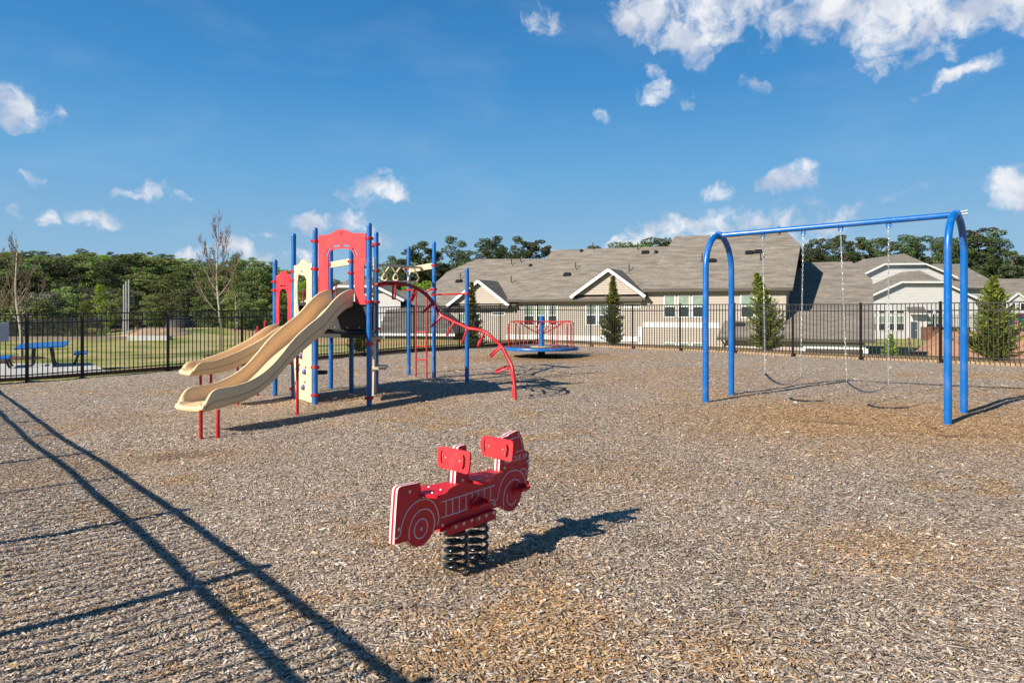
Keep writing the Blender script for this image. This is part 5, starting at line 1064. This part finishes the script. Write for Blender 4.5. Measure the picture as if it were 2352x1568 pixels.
# ------------------------------------------------------------------ vegetation
def leafcloud(rng, C, R, n, size, flat=.75, aspect=1.0):
    """n small leaf-clump faces through ellipsoids with centres C and radii R"""
    k = len(C); w_ = (R[:, 0] * R[:, 1] * R[:, 2]) ** (2 / 3); idx = rng.choice(k, n, p=w_ / w_.sum())
    d = rng.normal(size=(n, 3)); d /= np.linalg.norm(d, axis=1)[:, None]; r = rng.uniform(.35, 1, n) ** .5; c = C[idx] + d * R[idx] * r[:, None]
    u = rng.normal(size=(n, 3)); u[:, 2] *= flat; u /= np.linalg.norm(u, axis=1)[:, None]; v = np.cross(u, rng.normal(size=(n, 3))); v /= np.linalg.norm(v, axis=1)[:, None]
    s = (size * rng.uniform(.55, 1.3, n))[:, None]; u = u * s * aspect; v = v * s
    return np.stack([c - u, c - v * .6, c + u, c + v * .6], 1).reshape(-1, 3), np.arange(n * 4).reshape(-1, 4)
def treeproto(seed, kind):
    """tree of height about 10; returns (trunk mesh, crown mesh)"""
    rng = np.random.default_rng(seed); m = MB(); Hh = 10.0; lean = rng.normal(0, .25, 2)
    tr = [Vector((lean[0] * (t ** 2), lean[1] * (t ** 2), Hh * .93 * t)) for t in np.linspace(0, 1, 9)]; r0 = {'pine': .15, 'tall': .13, 'round': .14, 'wisp': .10}[kind]
    m.tube([Vector((0, 0, -.8))] + tr, [r0 * 1.2] + [r0 * (1 - .85 * t) for t in np.linspace(0, 1, 9)], 7)
    C, R = [], []
    lo, hi, wd, nb = {'pine': (.24, .97, 2.5, 52), 'tall': (.50, .98, 2.1, 34), 'round': (.16, .93, 2.7, 60), 'wisp': (.22, .98, 1.7, 30)}[kind]
    for i in range(nb):
        t = lo + (hi - lo) * (i + rng.uniform(0, 1)) / nb; f = (t - lo) / (hi - lo)
        prof = {'pine': math.sin(math.pi * (.22 + .70 * f)) ** .8, 'tall': math.sin(math.pi * (.25 + .65 * f)) ** .7, 'round': math.sin(math.pi * (.15 + .75 * f)) ** .6, 'wisp': 1.05 - .85 * f}[kind]
        a = rng.uniform(0, 6.283); rr = wd * prof * rng.uniform(.25, .95); z = Hh * t + rng.uniform(-.1, .35); p = Vector((math.cos(a) * rr + lean[0] * t * t, math.sin(a) * rr + lean[1] * t * t, z))
        C.append(p); s = {'pine': .72, 'tall': .60, 'round': .68, 'wisp': .55}[kind] * rng.uniform(.6, 1.2); R.append((s, s, s * (.55 if kind != 'wisp' else .9)))
        b = Vector((lean[0] * t * t, lean[1] * t * t, max(z - rr * .35 - .2, Hh * lo * .7))); m.tube([b, b.lerp(p, .5) + Vector((0, 0, .1)), p], [.045, .03, .012], 4, cap=False)
    n = {'pine': 6500, 'tall': 6000, 'round': 5200, 'wisp': 3000}[kind]
    v, f = leafcloud(rng, np.array([tuple(c) for c in C]), np.array(R), n, {'pine': .11, 'tall': .085, 'round': .12, 'wisp': .10}[kind])
    return m, (v, f)
PRO = {}
def proto(key, kind, seed, leaf, bark):
    m, (v, f) = treeproto(seed, kind)
    root = bpy.data.objects.new('tree', None); a = m.build('trunk', bark, None, smooth=True); b = fromnp('crown', v, f, leaf)
    for o in (a, b): COL.objects.unlink(o)
    PRO[key] = (a.data, b.data)
for i in range(4): proto('pine%d' % i, 'pine', 10 + i, PINE, BARK)
for i in range(3): proto('warm%d' % i, 'pine', 30 + i, PINE2, BARK)
for i in range(4): proto('tall%d' % i, 'tall', 50 + i, PINE3, BARK)
for i in range(2): proto('lime%d' % i, 'round', 70 + i, LIME, BARK)
for i in range(2): proto('spring%d' % i, 'round', 80 + i, SPRG, BARKP)
for i in range(2): proto('grey%d' % i, 'round', 90 + i, GREYG, BARKP)
proto('wisp0', 'wisp', 95, SPRG, BARKP); proto('limew', 'wisp', 96, LIME, BARK)
random.seed(11)
def tree(key, px, top, Y, name, label, group=None, wx=1.0, base=None):
    x = (px - HX) / F * Y; zb = float(houter(x, Y)) if base is None else base; hh = P(px, top, Y).z - zb
    if hh < 1.5: return
    r = empty(name, (x, Y, zb), label, 'tree', group); s = hh / 10.0; k = s * wx * random.uniform(.85, 1.15); r.scale = (k, k, s); r.rotation_euler = (0, 0, random.uniform(0, 6.28))
    for nm, me in zip(('trunk', 'crown'), PRO[key]):
        o = bpy.data.objects.new(nm, me); COL.objects.link(o); o.parent = r
rc = lambda *a: random.choice(a)
PN = ('pine0', 'pine1', 'pine2', 'pine3'); WM = ('warm0', 'warm1', 'warm2'); TL_ = ('tall0', 'tall1', 'tall2', 'tall3')
def sky_y(px):
    xs_ = [-300, 0, 110, 200, 260, 350, 400, 450, 520, 560, 600, 640, 700, 900]; ys_ = [578, 577, 581, 575, 582, 578, 588, 592, 597, 590, 594, 610, 616, 626]; return float(np.interp(px, xs_, ys_))
def kindof(key): return {'pine': ('pine_tree', 'dark green pine'), 'warm': ('pine_tree', 'olive green pine'), 'lime': ('leafy_tree', 'lime green tree'), 'spri': ('leafy_tree', 'pale green tree'), 'grey': ('leafy_tree', 'grey green tree'), 'tall': ('pine_tree', 'tall dark pine')}[key[:4]]
REG = [(0, 'at the left photo edge'), (90, 'behind the left bare tree'), (225, 'behind the picnic table'), (345, 'behind the silver pipes'), (450, 'right of the silver pipes'), (580, 'behind the tall bare tree'), (700, 'behind the small red arch'), (9999, 'seen through the play structure')]
ORD = ['first', 'second', 'third', 'fourth', 'fifth', 'sixth', 'seventh', 'eighth', 'ninth', 'tenth', 'eleventh', 'twelfth', 'thirteenth', 'fourteenth', 'fifteenth', 'sixteenth', 'seventeenth', 'eighteenth', 'nineteenth', 'twentieth', 'twenty-first', 'twenty-second', 'twenty-third']
def wood_(key, px, top, Y, where, wx=1.0, nth=None):
    nm, kd = kindof(key)
    if nth is not None: tree(key, px, top, Y, nm, '%s from the left among the %ss %s' % (ORD[nth], kd, where), 'pines ' + where, wx); return
    lab = kd + ' ' + where + ('' if 'left' not in where and 'hill' not in where else ', ' + next(r for x_, r in REG if px < x_)); tree(key, px, top, Y, nm, lab, lab, wx)
x = -150
while x < 880:      # front of the wood
    k = rc('warm0', 'warm1', 'warm2', 'grey0', 'grey1', 'pine1', 'spring0', 'warm2', 'pine3') ; wood_(k, x + random.uniform(-8, 8), random.uniform(655, 705), random.uniform(88, 99), 'low in the front left woods', 1.5); x += random.uniform(24, 34)
x = -170
while x < 890:
    wood_(rc(*PN, *WM, *WM, 'tall0', 'tall2', 'spring1', 'lime1'), x + random.uniform(-6, 6), sky_y(x) + random.uniform(20, 58), random.uniform(104, 120), 'in the middle left woods', 1.75); x += random.uniform(32, 44)
x = -190
while x < 900:
    wood_(rc(*PN, 'pine0', 'warm0'), x, sky_y(x) + random.uniform(8, 34), random.uniform(132, 156), 'in the back left woods', 1.8); x += random.uniform(32, 44)
x = -300
while x < 640:
    wood_(rc('pine0', 'lime1', 'warm1', 'lime0', 'spring1', 'pine3', 'warm0'), x, sky_y(x) + random.uniform(3, 14), random.uniform(190, 215), 'on the wooded hillside', 1.7); x += random.uniform(24, 34)
x = -300
while x < 640:
    wood_(rc('pine1', 'lime1', 'lime0', 'spring0', 'pine3'), x, sky_y(x) + random.uniform(-3, 4), random.uniform(245, 268), 'on the wooded hill top', 1.6); x += random.uniform(20, 30)
for i_, (px, ty) in enumerate(sorted([(908, 590), (935, 573), (962, 556), (985, 572), (1003, 580), (1045, 544), (1072, 577), (1115, 548), (1133, 543), (1165, 566), (1198, 546), (1226, 551), (1250, 564), (1180, 580)])):
    wood_(rc(*TL_), px, ty, random.uniform(112, 126), 'above the low townhouse ridge', .95, i_)
for i_, (px, ty) in enumerate([(1366, 566), (1440, 559), (1468, 565), (1490, 556), (1524, 550)]): wood_('pine%d' % (px % 4), px, ty, 150, 'peeping over the middle townhouse ridge', 1.2, i_)
x = 890
while x < 1290: wood_(rc('pine0', 'pine1', 'warm1', 'warm2'), x, random.uniform(596, 622), random.uniform(132, 145), 'low behind the left townhouse roofs', 1.3); x += random.uniform(18, 26)
for (px, ty) in [(965, 640), (945, 652), (985, 655), (705, 640), (690, 655)]: wood_('lime0', px, ty, 96, 'beside the climbing structure', 1.2)
for i_, (px, ty) in enumerate(sorted([(1850, 561), (1885, 552), (1915, 541), (1940, 548), (1968, 546), (1995, 553), (2022, 548), (2048, 568), (2088, 544), (2110, 550), (2141, 548), (2168, 552), (2200, 548), (2252, 523), (2236, 540), (2275, 533), (2297, 553), (2322, 579), (2352, 590), (2400, 575), (2460, 580), (2210, 560), (1868, 575)])):
    wood_(rc(*TL_), px, ty, random.uniform(118, 130), 'above the white house', 1.05, i_)
x = 1835
while x < 2480: wood_(rc('pine0', 'pine1', 'pine3', 'pine2'), x, random.uniform(585, 612), random.uniform(136, 148), 'low behind the houses right', 1.4); x += random.uniform(18, 26)
tree('limew', 236, 655, 66, 'young_tree', 'bright lime green young tree before the dark woods', None, 1.15); tree('limew', 191, 690, 74, 'young_tree', 'small lime green bush tree left of the taller lime one', None, 1.2)
tree('wisp0', 541, 580, 40, 'young_tree', 'slim pale green leafing tree right of the tall bare tree', None, .62)
# feathery evergreens beside the fence
def cedar(px, by, ty, Y, wbot, label, lean=0.0, seed=1, n=620):
    rng = np.random.default_rng(seed); g = P(px, by, Y); hh = P(px, ty, Y).z - g.z; W = wbot / F * Y
    root = empty('evergreen_tree', tuple(g), label, 'tree', 'young feathery evergreens beside the fences')
    top = Vector((lean, 0, hh)); ax = lambda t: Vector((lean * t * t, 0, hh * t)) + Vector(g)
    MB().tube([ax(-.06)] + [ax(t) for t in np.linspace(0, .97, 8)], [.05] + [.045 * (1 - .85 * t) for t in np.linspace(0, .97, 8)], 7).build('trunk', BARK, root, smooth=True)
    m = MB(); Vs = []
    lobes = rng.uniform(.45, 1.4, (12, 7))
    for i in range(n):
        t = rng.uniform(.03, 1) ** 1.15; a = rng.uniform(0, 6.283); lb = lobes[min(11, int(t * 12)), min(6, int(a / 6.2832 * 7))]
        L_ = W * (1 - t) ** .85 * lb * rng.uniform(.5, 1.25) + .04; dx, dy = math.cos(a), math.sin(a); rise = rng.uniform(.25, .75); p0 = np.array(ax(t)); k = int(7 + 26 * L_ / max(W, .1)); s = np.sort(rng.uniform(.12, 1, k)); q = np.stack([dx * L_ * s, dy * L_ * s, L_ * rise * s ** 1.6 + (.0)], -1) + p0 + rng.normal(0, .022, (k, 3))
        u = np.stack([dx + rng.normal(0, .55, k), dy + rng.normal(0, .55, k), rise + rng.normal(.15, .35, k)], -1); u /= np.linalg.norm(u, axis=1)[:, None]; v_ = np.cross(u, rng.normal(size=(k, 3))); v_ /= np.linalg.norm(v_, axis=1)[:, None]
        sz = rng.uniform(.04, .11, k)[:, None]; Vs.append(np.stack([q - u * sz, q - v_ * .018, q + u * sz, q + v_ * .018], 1).reshape(-1, 3))
    V = np.concatenate(Vs); fromnp('foliage', V, np.arange(len(V)).reshape(-1, 4), CEDAR, root)
cedar(1408, 792, 634, 31.2, 25, 'slim feathery evergreen before the second tan gable', seed=2, n=480)
cedar(1762, 806, 628, 26.6, 42, 'leaning feathery evergreen behind the left swing chains', lean=-.42, seed=3, n=520)
cedar(2282, 832, 640, 21.6, 52, 'broad bright feathery evergreen right of the swing frame', seed=4, n=700)
cedar(1084, 806, 650, 31.0, 24, 'slim feathery evergreen behind the lone blue post', seed=5, n=400)
cedar(826, 806, 745, 30.0, 20, 'low evergreen seen under the play structure deck', seed=6, n=420)
cedar(2045, 822, 768, 34.0, 13, 'tiny dark evergreen sapling on the grass behind the right swing', seed=7, n=260)
# bare young trees
def bare(px, by, ty, Y, seed, label, spread=1.0, lean=0.0):
    rng = random.Random(seed); g = P(px, by, Y); g.z = float(houter(g.x, g.y)); hh = P(px, ty, Y).z - g.z; root = empty('bare_tree', tuple(g), label, 'tree', 'bare young trees on the lawn')
    m = MB(); tw = MB()
    def axis(t): return g + Vector((lean * t + .05 * math.sin(t * 9), .04 * math.sin(t * 7 + 1), hh * t))
    ts = [i / 14 for i in range(15)]; m.tube([g - Vector((0, 0, .2))] + [axis(t) for t in ts], [.08] + [.072 * (1 - t) ** .8 + .005 for t in ts], 8)
    def grow(p, d, L_, r, lv):
        pts = [p]; k = 6; dd = d.copy()
        for i in range(k):
            dd = (dd + Vector((rng.gauss(0, .09), rng.gauss(0, .09), .24 + rng.gauss(0, .06)))).normalized(); pts.append(pts[-1] + dd * (L_ / k))
        (m if r > .016 else tw).tube(pts, [r * (1 - .8 * i / k) + .0035 for i in range(k + 1)], 5 if r > .016 else 4, cap=False)
        if lv < 3:
            for j in range({0: 6, 1: 5, 2: 2}[lv]):
                i = rng.randint(1, k - 1); a = rng.uniform(0, 6.28); q = pts[i]; nd_ = (pts[i + 1] - q).normalized(); u, v_, _ = basis(nd_); e = (nd_ * .8 + (u * math.cos(a) + v_ * math.sin(a)) * .6).normalized(); grow(q, e, L_ * rng.uniform(.35, .6) * (1 - .08 * i), r * .55, lv + 1)
    nb = 16
    for i in range(nb):
        t = .30 + .58 * (i / nb) + rng.uniform(-.015, .015); a = rng.uniform(0, 6.28) if i > 3 else (3.3, .2, 2.7, 6.0)[i]; d = Vector((math.cos(a), math.sin(a), .35 + .9 * t)).normalized(); grow(axis(t), d, hh * (.38 - .27 * t) * spread * rng.uniform(.6, 1.3), .023 * (1 - .6 * t), 0 if t < .8 else 1)
    m.build('trunk', BARKP, root, smooth=True); tw.build('twigs', TWIG, root)
    ring_ = MB(); N_ = 20; vs = []
    for rr, zz_ in ((.95, .0), (.8, .07), (.3, .11)):
        for k in range(N_): a = 2 * math.pi * k / N_; xx, yy = g.x + rr * math.cos(a) * (1 + .1 * math.sin(3 * a)), g.y + rr * math.sin(a); vs.append((xx, yy, float(houter(xx, yy)) + zz_))
    fs = [(i * N_ + k, i * N_ + (k + 1) % N_, (i + 1) * N_ + (k + 1) % N_, (i + 1) * N_ + k) for i in range(2) for k in range(N_)] + [tuple(2 * N_ + k for k in range(N_))]
    ring_.add(vs, fs); tag(ring_.build('mulch_ring', MULD, smooth=True), 'dark mulch ring under the ' + ' '.join(label.split()[:9]), 'mulch')
bare(506, 808, 482, 34, 21, 'tall bare tree on the lawn left of the slides', lean=-.2)
bare(48, 814, 535, 31.5, 8, 'bare tree behind the picnic table', lean=-.3)
bare(-32, 822, 560, 29, 31, 'bare tree cut off by the left photo edge', 1.1)
